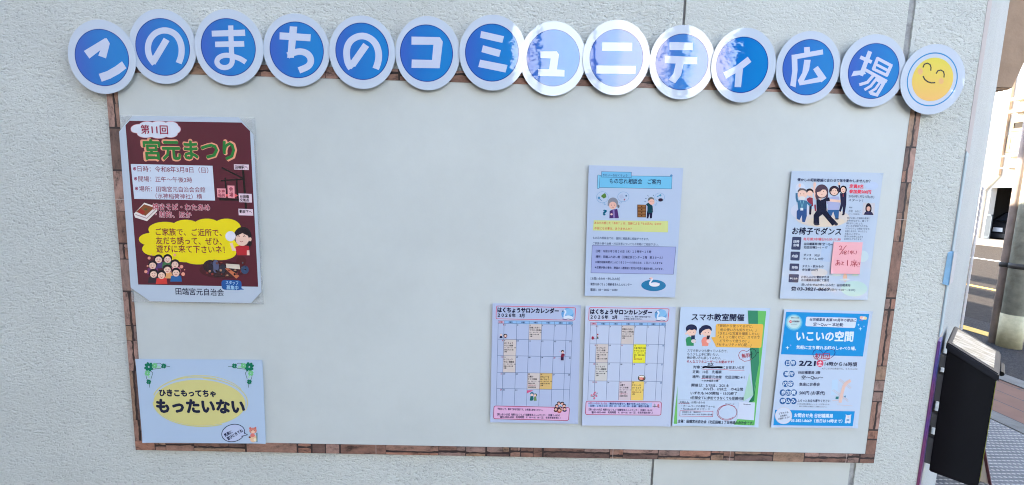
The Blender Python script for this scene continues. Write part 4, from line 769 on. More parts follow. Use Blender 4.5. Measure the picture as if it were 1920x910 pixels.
s.z(1255, 680, 7, part='red_rule'); r_ = (204, 66, 92); s.line([(434, 87), (700, 90), (800, 100), (986, 101)], 5, r_); s.p('red_rule#2'); s.line([(420, 212), (670, 219)], 5, r_)
s.p('schedule_lettering')
for a in [('定員：10名　先着順', 305, 122, 684, 126, 38), ('場所：田端宮元会館　北区田端2-4-1', 302, 187, 985, 196, 38), ('＝水神稲荷の横', 424, 239, 643, 241, 26), ('開催日：2/15日、2/21土', 291, 297, 784, 304, 38), ('2/22日、2/28土　の4日間', 445, 346, 966, 352, 38), ('いずれも14:00開始・15:30終了', 280, 402, 890, 408, 38), ('4日間全てに参加できなくても受講可能', 273, 463, 981, 473, 38)]: s.T(*a, c, 0.006)
s.p('form_lettering'); s.line([(115, 490), (1015, 503)], 3, (140, 150, 180)); c2 = (80, 90, 124)
for a in [('お申込み・お問い合わせ', 136, 521, 469, 526, 29), ('・ホームページの専用フォーム', 160, 570, 601, 578, 29), ('・Facebookのメッセージ', 158, 606, 534, 613, 29), ('田端宮元会　電話受付', 170, 650, 411, 653, 19), ('03-3822-9080 8:30～18:00 不在時は留守電', 165, 678, 566, 684, 19)]: s.T(*a, c2)
s.p('red_rule#3'); s.line([(118, 532), (132, 540), (146, 530), (160, 541), (176, 531), (192, 542), (208, 532), (224, 543), (240, 534), (266, 542)], 5, (170, 40, 70)); s.p('red_frame'); s.line([(141, 632), (573, 641), (570, 709), (137, 703)], 5, r_, True)
s.p('code_panel'); s.poly([(915, 519), (1125, 525), (1110, 758), (890, 742)], (196, 208, 240))
s.p('code_lettering'); s.T('ホームページ', 735, 543, 852, 547, 17, (60, 66, 96), 0.02); s.T('Facebook', 975, 546, 1068, 549, 18, (60, 66, 96), 0.02)
s.p('red_ring'); s.oval(757, 656, 131, 100, 6, (196, 60, 90), -6, 40); s.oval(765, 650, 122, 92, 5, (196, 60, 90), -12, 34, 60, 330)
s.p('host_lettering'); s.T('主催：田端宮元自治会（北区田端２丁目地域の自治会です）', 112, 769, 1102, 797, 40, (28, 40, 80), 0.012)
s.build()

# --- blue rest-space flyer
q = [(1470.7, 580), (1636, 584), (1607.7, 803), (1445.4, 801.5)]
t = root_of('event_flyer', 'flyer with a bright blue heading and footer, bottom right of the board', 'flyer', q, 0, PG)
paper(t, q, 0.0, (182, 200, 234), 0, curl=(0.001, 0.003, 0.003, 0.002))
s = Sheet(t, 0.0002); s.z(1440, 570, 7, part='blue_heading'); BLU = (22, 140, 218); s.poly([(238, 104), (1329, 133), (1246, 691), (170, 662)], BLU)
s.p('round_emblem'); s.ell(340, 243, 112, 108, (84, 172, 222)); s.ell(341, 242, 98, 94, (142, 200, 226)); s.ell(342, 240, 82, 78, (184, 212, 226)); s.ell(297, 233, 17, 18, (206, 70, 84)); s.ell(300, 233, 8, 9, (226, 206, 220)); s.T('谷田橋薬局', 318, 230, 412, 233, 22, (70, 70, 100), 0.02); s.T('創業から百年', 300, 183, 408, 186, 15, (70, 90, 120), 0.02); s.T('ありがとう', 308, 268, 380, 269, 13, (90, 100, 130), 0.01)
s.p('white_panel'); s.rr([(502, 168), (1168, 185), (1142, 318), (490, 293)], 24, (200, 214, 242))
s.p('panel_lettering'); s.T('谷田橋薬局 創業100周年の節目に', 545, 206, 1156, 218, 38, (40, 50, 108), 0.015, 0.1); s.T('空〜Quu〜 本始動', 596, 267, 986, 276, 44, (40, 50, 108), 0.012)
s.p('title_lettering'); s.T('いこいの空間', 375, 424, 1118, 431, 122, (206, 224, 250), 0.036)
s.p('tagline_lettering'); s.T('気軽に立ち寄れる町のしゃべり場。', 372, 570, 1156, 587, 46, (204, 224, 250), 0.02)
s.p('sparkle')
for x, y, r in [(255, 575, 26), (1213, 328, 25), (1188, 275, 16)]: s.poly([(x, y - r), (x + r * .2, y - r * .2), (x + r, y), (x + r * .2, y + r * .2), (x, y + r), (x - r * .2, y + r * .2), (x - r, y), (x - r * .2, y - r * .2)], (200, 226, 244))
for x, y in [(297, 545), (1260, 297)]: s.ell(x, y, 9, 10, (120, 160, 236))
s.p('cloud_drawing'); s.ell(1252, 186, 48, 22, (214, 210, 220)); s.ell(1225, 178, 20, 18, (226, 180, 170)); s.ell(1276, 190, 22, 18, (224, 214, 160)); s.oval(1220, 232, 26, 20, 6, (170, 90, 150), n=20, a0=200, a1=340)
s.p('heart_scribble'); s.line([(728, 655), (690, 610), (640, 600), (600, 615), (588, 650), (596, 690)], 7, (24, 48, 140)); s.line([(728, 655), (770, 615), (830, 597), (872, 606), (882, 640), (866, 678), (830, 706)], 7, (24, 48, 140)); s.line([(596, 690), (620, 722), (680, 738), (726, 748), (790, 730), (830, 706)], 6, (196, 40, 80))
s.T('初', 612, 686, 712, 690, 74, (190, 34, 76)); s.T('回', 722, 688, 808, 690, 74, (190, 34, 76))
def pill(xs, y, r, text, x0, x1, h):
    s.p('blue_pill#' + text)
    for x in xs: s.ell(x, y, r, r * 1.04, (38, 104, 184))
    s.p('pill_lettering#' + text); s.T(text, x0, y, x1, y + 1, h, (206, 222, 248), 0.008)
pill((258, 331), 777, 40, '日時', 241, 354, 56)
s.p('date_lettering'); s.T('2/21', 411, 778, 622, 781, 78, (34, 44, 88), 0.03); s.T('14時から16時頃', 746, 788, 1168, 796, 52, (34, 44, 88), 0.02); s.T('※少しだけの参加でも、もちろんOK', 706, 849, 1176, 857, 24, (124, 132, 156))
s.p('red_dot'); s.ell(683, 782, 45, 46, (206, 72, 112)); s.T('土', 655, 781, 711, 782, 58, (226, 220, 244), 0.02)
s.z(1440, 680, 6.5); pill((222, 288), 140, 37, '場所', 200, 312, 48); pill((212, 276), 259, 37, '内容', 188, 300, 48); pill((180, 248, 316), 367, 38, '参加費', 160, 338, 48); pill((178, 245, 312), 469, 38, '申込み', 158, 334, 48)
s.p('details_lettering'); c = (48, 58, 100)
for a in [('谷田橋薬局 2階', 366, 122, 637, 124, 35), ('空～Quu～', 410, 182, 672, 184, 46), ('気楽にお茶会', 381, 267, 632, 268, 40), ('500円 (お茶代)', 383, 370, 695, 373, 44), ('ふらっとお立ち寄りください', 359, 466, 758, 468, 32)]: s.T(*a, c, 0.015)
s.T('※14時以降は薬局にメッセージが残るため、', 352, 505, 756, 511, 17, (120, 130, 156)); s.T('遅れる場合は事前にご連絡ください。', 378, 534, 720, 540, 17, (120, 130, 156))
s.p('map_drawing'); s.poly([(780, 215), (850, 205), (850, 390), (770, 400)], (176, 204, 240)); mc = (206, 182, 190)
for ln in [[(862, 210), (1005, 322)], [(878, 200), (1015, 308)], [(785, 340), (980, 478)], [(800, 330), (975, 455)], [(785, 464), (860, 462)], [(840, 515), (1030, 530)]]: s.line(ln, 5, mc)
s.line([(878, 490), (900, 380), (925, 290), (960, 245), (1008, 220)], 38, (218, 188, 186)); s.poly([(828, 415), (862, 415), (858, 446), (822, 446)], (62, 150, 160)); s.poly([(925, 412), (952, 400), (942, 432)], (90, 150, 190))
s.p('blue_footer'); s.poly([(86, 577), (1058, 595), (1033, 776), (65, 765)], BLU)
s.p('white_circle'); s.ell(190, 649, 103, 101, (214, 196, 200), 0, 40); s.ell(190, 649, 98, 97, (196, 210, 240), 0, 40)
s.p('circle_lettering'); c = (70, 76, 112)
for a in [('どなたでも', 132, 623, 248, 606, 24), ('お気軽に', 150, 655, 234, 640, 22), ('ご相談ください', 122, 690, 264, 664, 22)]: s.T(*a, c, 0.02)
s.p('footer_lettering'); s.T('お問合せ先 谷田橋薬局', 322, 643, 790, 652, 46, (204, 224, 250), 0.02); s.T('03-3821-8669（当日は14時まで）', 280, 707, 905, 716, 40, (204, 224, 250), 0.018)
s.p('bottle_drawing'); s.poly([(950, 650), (945, 632), (968, 642), (990, 640), (1016, 632), (1012, 660), (1006, 738), (985, 742), (970, 732), (955, 742), (935, 738)], (202, 214, 240)); s.poly([(958, 690), (992, 690), (990, 716), (956, 716)], (120, 150, 200)); s.ell(976, 664, 8, 8, (214, 170, 160))
s.build()
# ------------------------------------------------------------------ things on the splayed corner
def chbox(mb, s0, s1, n0, n1, z0, z1, m): mb.hexa([ch(s0, n0, z0), ch(s1, n0, z0), ch(s1, n1, z0), ch(s0, n1, z0)], [ch(s0, n0, z1), ch(s1, n0, z1), ch(s1, n1, z1), ch(s0, n1, z1)], m)
t = thing('notice_case', 'slim pale blue notice case seen edge on at the wall corner, above the black box', 'notice case', tuple(ch(0.1, 0, 1.18)))
mb = MB(); chbox(mb, 0.0, 0.075, 0.0009, 0.0026, 1.18, 1.62, plain('pale_blue_acrylic', (0.33, 0.41, 0.44), 0.6, spec=0.05)); mb.build('frame', t)
mb = MB(); chbox(mb, 0.003, 0.072, 0.0028, 0.0031, 1.19, 1.61, plain('pale_print', (0.40, 0.44, 0.44), 0.8, spec=0.0)); mb.build('sheet', t)
t = thing('purple_banner', 'narrow purple poster edge beside the black box on the wall corner', 'poster', tuple(ch(0.1, 0, 0.72)))
m, nt, b = principled('purple_print'); geo = N(nt, 'ShaderNodeNewGeometry'); n = N(nt, 'ShaderNodeTexNoise', Scale=7.0, Detail=1.0); nt.links.new(geo.outputs['Position'], n.inputs['Vector'])
cr = N(nt, 'ShaderNodeValToRGB'); e = cr.color_ramp.elements; e[0].position = 0.38; e[0].color = (0.06, 0.08, 0.25, 1); e[1].position = 0.62; e[1].color = (0.22, 0.06, 0.14, 1); x = e.new(0.5); x.color = (0.14, 0.06, 0.24, 1)
nt.links.new(n.outputs['Fac'], cr.inputs[0]); nt.links.new(cr.outputs[0], b.inputs['Base Color']); b.inputs['Roughness'].default_value = 0.35
mb = MB(); chbox(mb, 0.0, 0.055, 0.0008, 0.0058, 0.66, 1.17, m); mb.build('board', t, bevel=0.001)
# leaflet box
t = thing('leaflet_box', 'black leaflet box with slanted lid and clear window hung on the wall corner', 'leaflet box', tuple(ch(0.17, 0.05, 0.80)))
BK = plain('black_plastic', (0.007, 0.0075, 0.009), 0.6, bump=0.0002, scale=300, spec=0.2); BG = plain('dark_grey_lid', (0.024, 0.025, 0.029), 0.6, spec=0.12)
S0, S1, N0, N1 = 0.066, 0.285, 0.016, 0.102
mb = MB(); mb.hexa([ch(S0, N0, 0.812), ch(S0, N1, 0.812), ch(S0, N1, 1.100), ch(S0, N0, 1.150)], [ch(S1, N0, 0.812), ch(S1, N1, 0.812), ch(S1, N1, 1.100), ch(S1, N0, 1.150)], BK); mb.build('body', t, bevel=0.002)
lid = MB(); l0, l1 = S0 - 0.004, S1 + 0.004
lid.hexa([ch(l0, N0 - 0.003, 1.138), ch(l0, N1 + 0.004, 1.086), ch(l0, N1 + 0.004, 1.106), ch(l0, N0 - 0.003, 1.158)], [ch(l1, N0 - 0.003, 1.138), ch(l1, N1 + 0.004, 1.086), ch(l1, N1 + 0.004, 1.106), ch(l1, N0 - 0.003, 1.158)], BG); lo = lid.build('lid', t, bevel=0.003)
def lidz(n): return 1.158 + (n - (N0 - 0.003)) / (N1 - N0 + 0.007) * (1.106 - 1.158)
def lidquad(s0, s1, n0, n1, up): return [ch(s0, n0, lidz(n0) + up), ch(s1, n0, lidz(n0) + up), ch(s1, n1, lidz(n1) + up), ch(s0, n1, lidz(n1) + up)]
mb = MB(); V = lidquad(S0 + 0.018, S1 - 0.018, N0 + 0.006, N1 - 0.006, 0.0007); V0 = lidquad(S0 + 0.018, S1 - 0.018, N0 + 0.006, N1 - 0.006, -0.002)
m, nt, b = principled('leaflet_seen_in_window'); geo = N(nt, 'ShaderNodeNewGeometry'); wv = N(nt, 'ShaderNodeTexNoise', Scale=55.0, Detail=3.0)
mp = N(nt, 'ShaderNodeMapping'); mp.inputs['Rotation'].default_value = (0, 0, R_(40)); mp.inputs['Scale'].default_value = (0.25, 2.4, 1); nt.links.new(geo.outputs['Position'], mp.inputs[0]); nt.links.new(mp.outputs[0], wv.inputs['Vector'])
cr = N(nt, 'ShaderNodeValToRGB'); e = cr.color_ramp.elements; e[0].position = 0.40; e[0].color = (0.07, 0.07, 0.055, 1); e[1].position = 0.56; e[1].color = (0.20, 0.20, 0.185, 1); nt.links.new(wv.outputs['Fac'], cr.inputs[0]); nt.links.new(cr.outputs[0], b.inputs['Base Color'])
b.inputs['Roughness'].default_value = 0.5; b.inputs['Specular IOR Level'].default_value = 0.15; b.inputs['Coat Weight'].default_value = 0.1; b.inputs['Coat Roughness'].default_value = 0.05
mb.hexa(V0, V, m); mb.build('window', lo)
mb = MB(); mb.tube([ch(S0 + 0.06, N1 + 0.007, 1.092), ch(S0 + 0.15, N1 + 0.007, 1.092)], 0.006, BK, 8); mb.build('handle', lo)
st = plain('grey_bracket', (0.10, 0.105, 0.105), 0.6)
for z0, z1 in ((0.83, 0.90), (0.93, 0.965), (1.0, 1.07), (1.09, 1.12)):
    mb = MB(); chbox(mb, S0 + 0.002, S0 + 0.03, 0.003, N0, z0, z1, st); mb.build('bracket', t)
mb = MB(); chbox(mb, S0 + 0.004, S1 - 0.004, N1 + 0.0002, N1 + 0.0012, 0.83, 1.085, plain('yellow_green_label', (0.33, 0.36, 0.04), 0.5)); mb.build('front_label', t)
# small blue card folded round the corner
t = thing('blue_card', 'small light blue card taped around the wall corner above the black box', 'card', tuple(at(1778, 535, -WY)))
z0, z1 = at(1775, 534, -WY).z, at(1778, 474, -WY).z; x0 = at(1771, 500, -WY).x
mb = MB(); cb = plain('light_blue_card', (0.25, 0.47, 0.66), 0.5, noise=0.15, scale=30); mb.hexa([(x0, WY - 0.0008, z0 + 0.002), (x0 + 0.012, WY - 0.005, z0), (1.037, WY - 0.006, z0 - 0.001), (1.037, WY - 0.0005, z0 - 0.001)], [(x0 + 0.002, WY - 0.0008, z1), (x0 + 0.012, WY - 0.005, z1), (1.037, WY - 0.006, z1 + 0.004), (1.037, WY - 0.0005, z1 + 0.004)], cb); mb.build('blue_flap', t)
mb = MB(); wc = plain('white_card', (0.45, 0.43, 0.42), 0.7, spec=0.05); mb.hexa([(1.0375, WY - 0.0065, z0), (1.0385, WY - 0.0065, z0), ch(0.02, 0.0105, z0 + 0.006), ch(0.02, 0.0098, z0 + 0.006)], [(1.0375, WY - 0.0065, z1 + 0.004), (1.0385, WY - 0.0065, z1 + 0.004), ch(0.02, 0.0105, z1 - 0.004), ch(0.02, 0.0098, z1 - 0.004)], wc); mb.build('white_flap', t)

# ------------------------------------------------------------------ ground
asph = plain('asphalt', (0.036, 0.031, 0.027), 0.95, spec=0.08, noise=0.25, scale=14, bump=0.006, bscale=160)
asph2 = plain('coarse_asphalt', (0.05, 0.045, 0.043), 0.95, spec=0.08, noise=0.45, scale=60, bump=0.012, bscale=120)
conc = plain('concrete_kerb', (0.15, 0.135, 0.115), 0.85, noise=0.2, scale=12, bump=0.003)
def sheet(name, x0, x1, y0, y1, z, m, th=0.004):
    mb = MB(); mb.hexa([(x0, y0, z - th), (x1, y0, z - th), (x1, y1, z - th), (x0, y1, z - th)], [(x0, y0, z), (x1, y0, z), (x1, y1, z), (x0, y1, z)], m); return tag(mb.build(name), kind='structure')
mb = MB(); mb.face([(-1500, -1500, -0.02), (1500, -1500, -0.02), (1500, 1500, -0.02), (-1500, 1500, -0.02)], plain('city_ground', (0.075, 0.073, 0.07), 0.9, noise=0.2, scale=0.3)); tag(mb.build('ground'), kind='structure')
sheet('lane', -60, 3.3, -6.0, 0.005, -0.006, plain('lane_asphalt', (0.035, 0.034, 0.034), 0.9, spec=0.1, noise=0.25, scale=14, bump=0.005, bscale=160), 0.01); sheet('road', 6.17, 17.6, -80, 160, 0.004, asph); sheet('road_shoulder', 4.42, 6.17, -80, 160, 0.004, asph2)  # lane is a dark sheet added out of view, dimming the lower wall
# brick pavement
m, nt, b = principled('brick_pavers'); geo = N(nt, 'ShaderNodeNewGeometry'); br = N(nt, 'ShaderNodeTexBrick'); br.offset = 0.5
br.inputs['Scale'].default_value = 1.0; br.inputs['Brick Width'].default_value = 0.42; br.inputs['Row Height'].default_value = 0.21; br.inputs['Mortar Size'].default_value = 0.006; br.inputs['Mortar Smooth'].default_value = 0.2
br.inputs['Color1'].default_value = (0.20, 0.088, 0.05, 1); br.inputs['Color2'].default_value = (0.16, 0.07, 0.04, 1); br.inputs['Mortar'].default_value = (0.06, 0.05, 0.045, 1)
mp = N(nt, 'ShaderNodeMapping'); mp.inputs['Rotation'].default_value = (0, 0, R_(90)); nt.links.new(geo.outputs['Position'], mp.inputs[0]); nt.links.new(mp.outputs[0], br.inputs['Vector'])
no = N(nt, 'ShaderNodeTexNoise', Scale=9.0, Detail=5.0); nt.links.new(geo.outputs['Position'], no.inputs['Vector']); mr = N(nt, 'ShaderNodeMapRange'); mr.inputs[3].default_value = 0.75; mr.inputs[4].default_value = 1.25; nt.links.new(no.outputs['Fac'], mr.inputs[0])
vm = N(nt, 'ShaderNodeVectorMath', operation='SCALE'); nt.links.new(br.outputs['Color'], vm.inputs[0]); nt.links.new(mr.outputs[0], vm.inputs['Scale']); nt.links.new(vm.outputs[0], b.inputs['Base Color']); b.inputs['Roughness'].default_value = 0.85
bp = N(nt, 'ShaderNodeBump', Strength=0.6, Distance=0.004); bp.invert = True; nt.links.new(br.outputs['Fac'], bp.inputs['Height']); nt.links.new(bp.outputs[0], b.inputs['Normal'])
sheet('pavement', 3.56, 4.25, -80, 160, 0.012, m, 0.02); sheet('kerb', 4.25, 4.42, -80, 160, 0.02, conc, 0.03); sheet('edging_kerb', 3.42, 3.56, -80, 160, 0.014, conc, 0.02)
# embossed steel plate over the pavement edge: real raised bars in a diamond pattern
stl = plain('worn_steel', (0.13, 0.125, 0.12), 0.7, 0.0, noise=0.25, scale=9); stl2 = plain('worn_steel_ridge', (0.38, 0.34, 0.30), 0.6, 0.0)
pl = thing('steel_plate', 'grey embossed steel plate lying on the ground right of the black box', 'steel plate', (2.6, 1.2, 0))
mb = MB(); mb.box(2.05, 3.41, -0.4, 3.2, 0.001, 0.012, stl); mb.build('plate', pl)
mb = MB()
for i in range(48):
    for j in range(118):
        x, y = 2.07 + i * 0.028, -0.38 + j * 0.030
        if 1.05 > (x - 2.05) * 1.0 + 0 and y < 0.2: continue
        a = R_(-12 + 6 * ((i * 7 + j * 3) % 3)); dx, dy = math.cos(a) * 0.0135, math.sin(a) * 0.0135; px, py = -math.sin(a) * 0.006, math.cos(a) * 0.006
        mb.mesh([(x - dx, y - dy, 0.0125), (x + px, y + py, 0.0125), (x + dx, y + dy, 0.0125), (x - px, y - py, 0.0125), (x, y, 0.0165)], [(0, 1, 4), (1, 2, 4), (2, 3, 4), (3, 0, 4)], stl2)
mb.build('embossing', pl)
sheet('paving_slab', 1.3, 2.04, -1.5, 1.9, 0.006, plain('beige_slab', (0.33, 0.30, 0.26), 0.85, noise=0.15, scale=8, bump=0.003), 0.01)
# yellow and white lines
yel = plain('yellow_paint', (0.62, 0.36, 0.06), 0.7, noise=0.2, scale=25); wht = plain('white_paint', (0.75, 0.74, 0.7), 0.7, noise=0.2, scale=20)
sheet('yellow_line', 5.52, 5.70, 3.67, 40, 0.008, yel, 0.003); sheet('yellow_line', 5.52, 5.70, -30, 2.9, 0.008, yel, 0.003)
sheet('yellow_line', 8.58, 8.72, -60, 120, 0.008, yel, 0.003); sheet('white_line', 13.1, 13.26, -60, 120, 0.008, wht, 0.003)
tag(sheet('far_pavement', 17.6, 19.8, -60, 120, 0.12, conc, 0.14), kind='structure')

# ------------------------------------------------------------------ pole, conduit, leaning panel
g = at_g(1890.5, 651); PR = 0.093
t = thing('utility_pole', 'grey concrete pole with cream painted foot at the roadside', 'pole', (g.x, g.y, 0))
pc = plain('pole_concrete', (0.40, 0.40, 0.33), 0.8, noise=0.3, scale=10, bump=0.003)
mb = MB(); mb.tube([(g.x, g.y, 0.0), (g.x, g.y, 3), (g.x, g.y, 8.5)], [PR, PR * 0.98, PR * 0.85], pc, 28); mb.build('shaft', t, smooth=True)
mb = MB(); mb.tube([(g.x, g.y, 0.005), (g.x, g.y, 0.36)], PR + 0.0025, plain('cream_paint', (0.52, 0.46, 0.28), 0.7, noise=0.15, scale=20), 28); mb.build('painted_foot', t, smooth=True)
cdir = (at_g(1861, 643) - g).normalized(); cg = at_g(1861, 643)
mb = MB(); mb.tube([(g.x, g.y, 0.845), (g.x, g.y, 0.90)], PR + 0.004, plain('black_strap', (0.05, 0.045, 0.04), 0.6), 28); mb.build('strap', t, smooth=True)
t = thing('conduit_pipe', 'brown conduit pipe standing in front of the grey pole', 'pipe', (cg.x, cg.y, 0))
mb = MB(); mb.tube([(cg.x, cg.y, 0), (cg.x, cg.y, 4.6)], 0.038, plain('brown_conduit', (0.45, 0.36, 0.32), 0.55, noise=0.2, scale=8), 18); mb.build('tube', t, smooth=True)
for z in (0.87,):
    mb = MB(); mb.tube([(cg.x, cg.y, z - 0.025), (cg.x, cg.y, z + 0.025)], 0.047, plain('black_strap', (0.05, 0.045, 0.04), 0.6), 18); mb.build('clamp', t, smooth=True)

t = thing('striped_panel', 'small pale panel with fine stripes standing on the ground behind the black box', 'panel', (1.9, 1.25, 0.006))
pb, pbr, ptp = at_g(1836, 899, 0.006), at_g(1854, 908, 0.006), None
e = Vector((0.69, -0.72, 0)); h0 = 0.24
mb = MB(); sp = plain('pale_panel', (0.62, 0.52, 0.42), 0.6); sp2 = plain('stripe_ink', (0.36, 0.24, 0.2), 0.6); rd = plain('dark_red_edge', (0.10, 0.03, 0.03), 0.6)
d = Vector((-0.55, 0.75, 0)).normalized()
A0 = pbr; A1 = pbr + d * 0.28; up = Vector((0, 0, h0)) + Vector((-0.10, -0.02, 0))
nrm = Vector((d.y, -d.x, 0)); nv = nrm * 0.012
mb.hexa([A0, A1, A1 - nv, A0 - nv], [A0 + up, A1 + up, A1 + up - nv, A0 + up - nv], sp); mb.build('board', t)
mb = MB()
for k in range(1, 8):
    a = A0 + d * (0.28 * k / 8); mb.hexa([a + nv * 0.02, a + d * 0.008 + nv * 0.02, a + d * 0.008 + nv * 0.1, a + nv * 0.1], [a + up + nv * 0.02, a + up + d * 0.008 + nv * 0.02, a + up + d * 0.008 + nv * 0.1, a + up + nv * 0.1], sp2)
mb.build('stripe', t)
mb = MB(); mb.hexa([A0 + nv * 0.1 - d * 0.012, A0 + nv * 0.1 - d * 0.0005, A0 - nv * 1.2 - d * 0.0005, A0 - nv * 1.2 - d * 0.012], [A0 + up + nv * 0.1 - d * 0.012, A0 + up + nv * 0.1 - d * 0.0005, A0 + up - nv * 1.2 - d * 0.0005, A0 + up - nv * 1.2 - d * 0.012], rd); mb.build('edge_trim', t)

# ------------------------------------------------------------------ across the avenue
FX = 19.8
def fq(u, v): p = at_x(u, v, FX); return (p.y, p.z)
fac = plain('sunlit_white_wall', (0.74, 0.70, 0.62), 0.8, noise=0.04, scale=1.5); tan = plain('shaded_tan_wall', (0.15, 0.12, 0.088), 0.85, noise=0.08, scale=2)
y_open0, z_open = fq(1859, 352); y_open1 = fq(1903, 352)[0]

yA, yB = min(y_open0, y_open1), max(y_open0, y_open1)
t = thing('garage_building', 'sunlit white building across the avenue with a dark garage opening', 'building', (FX, (yA + yB) / 2, 0.12))
yL = fq(1852, 352)[0]                                   # left end of the facade as seen
G0, G1, GZ = yB - 3.4, yB, z_open
mb = MB(); mb.box(FX, FX + 0.25, G0 - 9, G0, 0.12, 9.5, fac); mb.box(FX, FX + 0.25, G0, G1, GZ, 9.5, fac); mb.box(FX, FX + 0.25, G1, yL + 1.2, 0.12, 9.5, fac); mb.build('facade', t)
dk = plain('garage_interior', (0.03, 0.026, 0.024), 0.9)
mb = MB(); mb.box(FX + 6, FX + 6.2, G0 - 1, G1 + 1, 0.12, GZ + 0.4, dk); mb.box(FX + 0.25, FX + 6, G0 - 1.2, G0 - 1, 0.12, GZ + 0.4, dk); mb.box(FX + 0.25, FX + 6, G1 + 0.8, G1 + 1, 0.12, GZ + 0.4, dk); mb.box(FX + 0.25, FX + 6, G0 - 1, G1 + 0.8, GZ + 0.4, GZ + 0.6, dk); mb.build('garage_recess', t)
wf = plain('bronze_frame', (0.16, 0.11, 0.06), 0.5); gl = plain('dark_glass', (0.03, 0.024, 0.018), 0.4, spec=0.1)
def window(u0, v0, u1, v1, pale_pane=False):  # the flag picks a pane of paler colour
    ya, za = fq(u0, v0); yb, zb_ = fq(u1, v1); ya, yb = max(ya, yb), min(ya, yb)
    f = MB(); w = 0.12; z0, z1 = min(za, zb_), max(za, zb_)
    f.box(FX - 0.05, FX - 0.002, yb - 1.2, yb - 1.2 + w, z0, z1, wf); f.box(FX - 0.05, FX - 0.002, ya - w, ya, z0, z1, wf); f.box(FX - 0.05, FX - 0.002, yb - 1.2 + w, ya - w, z0, z0 + w, wf); f.box(FX - 0.05, FX - 0.002, yb - 1.2 + w, ya - w, z1 - w, z1, wf)
    o = f.build('window', t); p = MB(); p.box(FX - 0.03, FX - 0.003, yb - 1.2 + w, ya - w, z0 + w, z1 - w, gl if not pale_pane else plain('frosted_pane', (0.55, 0.5, 0.4), 0.4)); p.build('pane', o)
window(1898, 226, 1920, 245); window(1892, 254, 1918, 284, True)
mb = MB(); py = fq(1880, 300)[0]; pt = plain('brown_pipe', (0.3, 0.22, 0.15), 0.6); mb.tube([(FX - 0.08, py, GZ + 0.5), (FX - 0.08, py, 9.4)], 0.07, pt, 10); mb.tube([(FX - 0.08, py, GZ + 0.5), (FX - 0.08, G1 + 0.18, GZ - 0.1), (FX - 0.08, G1 + 0.18, 0.12)], 0.07, plain('white_pipe', (0.62, 0.56, 0.46), 0.5), 10); mb.build('downpipe', t)
ld = plain('ledge', (0.40, 0.33, 0.25), 0.8)
mb = MB()
for v, hh in ((190, 0.06), (212, 0.06), (294, 0.025), (315, 0.025)): z = fq(1898, v)[1]; mb.box(FX - 0.35, FX - 0.002, G0 - 9, py - 0.25, z - hh, z + hh, ld)
mb.build('ledge', t)
# neighbour on its left, nearer the avenue; its shade put into the dark tan
yN = fq(1874, 215)[0]
t2 = thing('tan_building', 'house wall with shade put into its tan colour, between the white wall edge and the garage building', 'building', (FX - 1, yN + 3, 0.12))
mb = MB(); mb.box(FX - 0.6, FX + 6, yL + 1.25, yL + 9, 0.12, 9.8, tan); mb.build('wall', t2)
mb = MB(); a = fq(1878, 205); mb.box(FX - 0.8, FX - 0.6, yL + 1.8, yL + 2.3, a[1] - 0.2, a[1] + 0.2, wf); mb.build('vent_hood', t2)
# car in the garage
def car_at(cx, cy, z0):
    t = thing('parked_car', 'dark car parked in the garage with its white number plate facing the street', 'car', (cx, cy, z0))
    bp_ = plain('black_car_paint', (0.02, 0.019, 0.02), 0.2, spec=0.6); W_ = 0.84
    prof = [(0, 0.35), (0.02, 0.75), (0.12, 0.98), (0.5, 1.02), (0.95, 1.42), (2.3, 1.48), (3.1, 1.02), (4.1, 0.85), (4.2, 0.35)]
    mb = MB(); rows = []
    for k, wk in ((-1, 1), (-0.9, 1), (0.9, 1), (1, 1)):
        rows.append([Vector((cx + x, cy + W_ * k * (1 if z < 1.03 else 0.84), z0 + (z if abs(k) < 0.95 else z * 0.97))) for x, z in prof])
    V = [p for r in rows for p in r]; n = len(prof); F = []
    for i in range(3):
        for k in range(n - 1): F.append((i * n + k, i * n + k + 1, (i + 1) * n + k + 1, (i + 1) * n + k))
    F.append(tuple(range(n))[::-1]); F.append(tuple(range(3 * n, 4 * n))); mb.mesh(V, F, bp_); mb.build('body', t, bevel=0.02)
    mb = MB(); mb.face([(cx + 0.55, cy - 0.6, z0 + 1.075), (cx + 0.55, cy + 0.6, z0 + 1.075), (cx + 0.9, cy + 0.55, z0 + 1.39), (cx + 0.9, cy - 0.55, z0 + 1.39)], plain('car_glass', (0.05, 0.05, 0.06), 0.05)); mb.build('rear_window', t)
    mb = MB(); mb.box(cx - 0.02, cx + 0.005, cy - 0.17, cy + 0.17, z0 + 0.62, z0 + 0.79, plain('plate_white', (0.8, 0.8, 0.78), 0.5)); mb.build('number_plate', t)
    for sg in (-1, 1):
        mb = MB(); mb.box(cx + 0.01, cx + 0.07, cy + sg * 0.64 - 0.14, cy + sg * 0.64 + 0.14, z0 + 0.78, z0 + 0.92, plain('lamp_glass', (0.5, 0.42, 0.4), 0.15)); mb.build('tail_lamp', t, bevel=0.01)
        for x in (0.75, 3.4):
            mb = MB(); mb.tube([(cx + x, cy + sg * 0.86, z0 + 0.31), (cx + x, cy + sg * 0.66, z0 + 0.31)], 0.31, plain('tyre', (0.02, 0.02, 0.02), 0.8), 22); w_ = mb.build('wheel', t, smooth=False)
            mb = MB(); mb.tube([(cx + x, cy + sg * 0.865, z0 + 0.31), (cx + x, cy + sg * 0.80, z0 + 0.31)], 0.19, plain('wheel_rim', (0.4, 0.4, 0.42), 0.3, 0.8), 16); mb.build('rim', w_)
    mb = MB(); mb.box(cx - 0.05, cx + 0.0, cy - 0.8, cy + 0.8, z0 + 0.36, z0 + 0.55, plain('bumper', (0.03, 0.03, 0.032), 0.5)); mb.build('bumper', t, bevel=0.02)
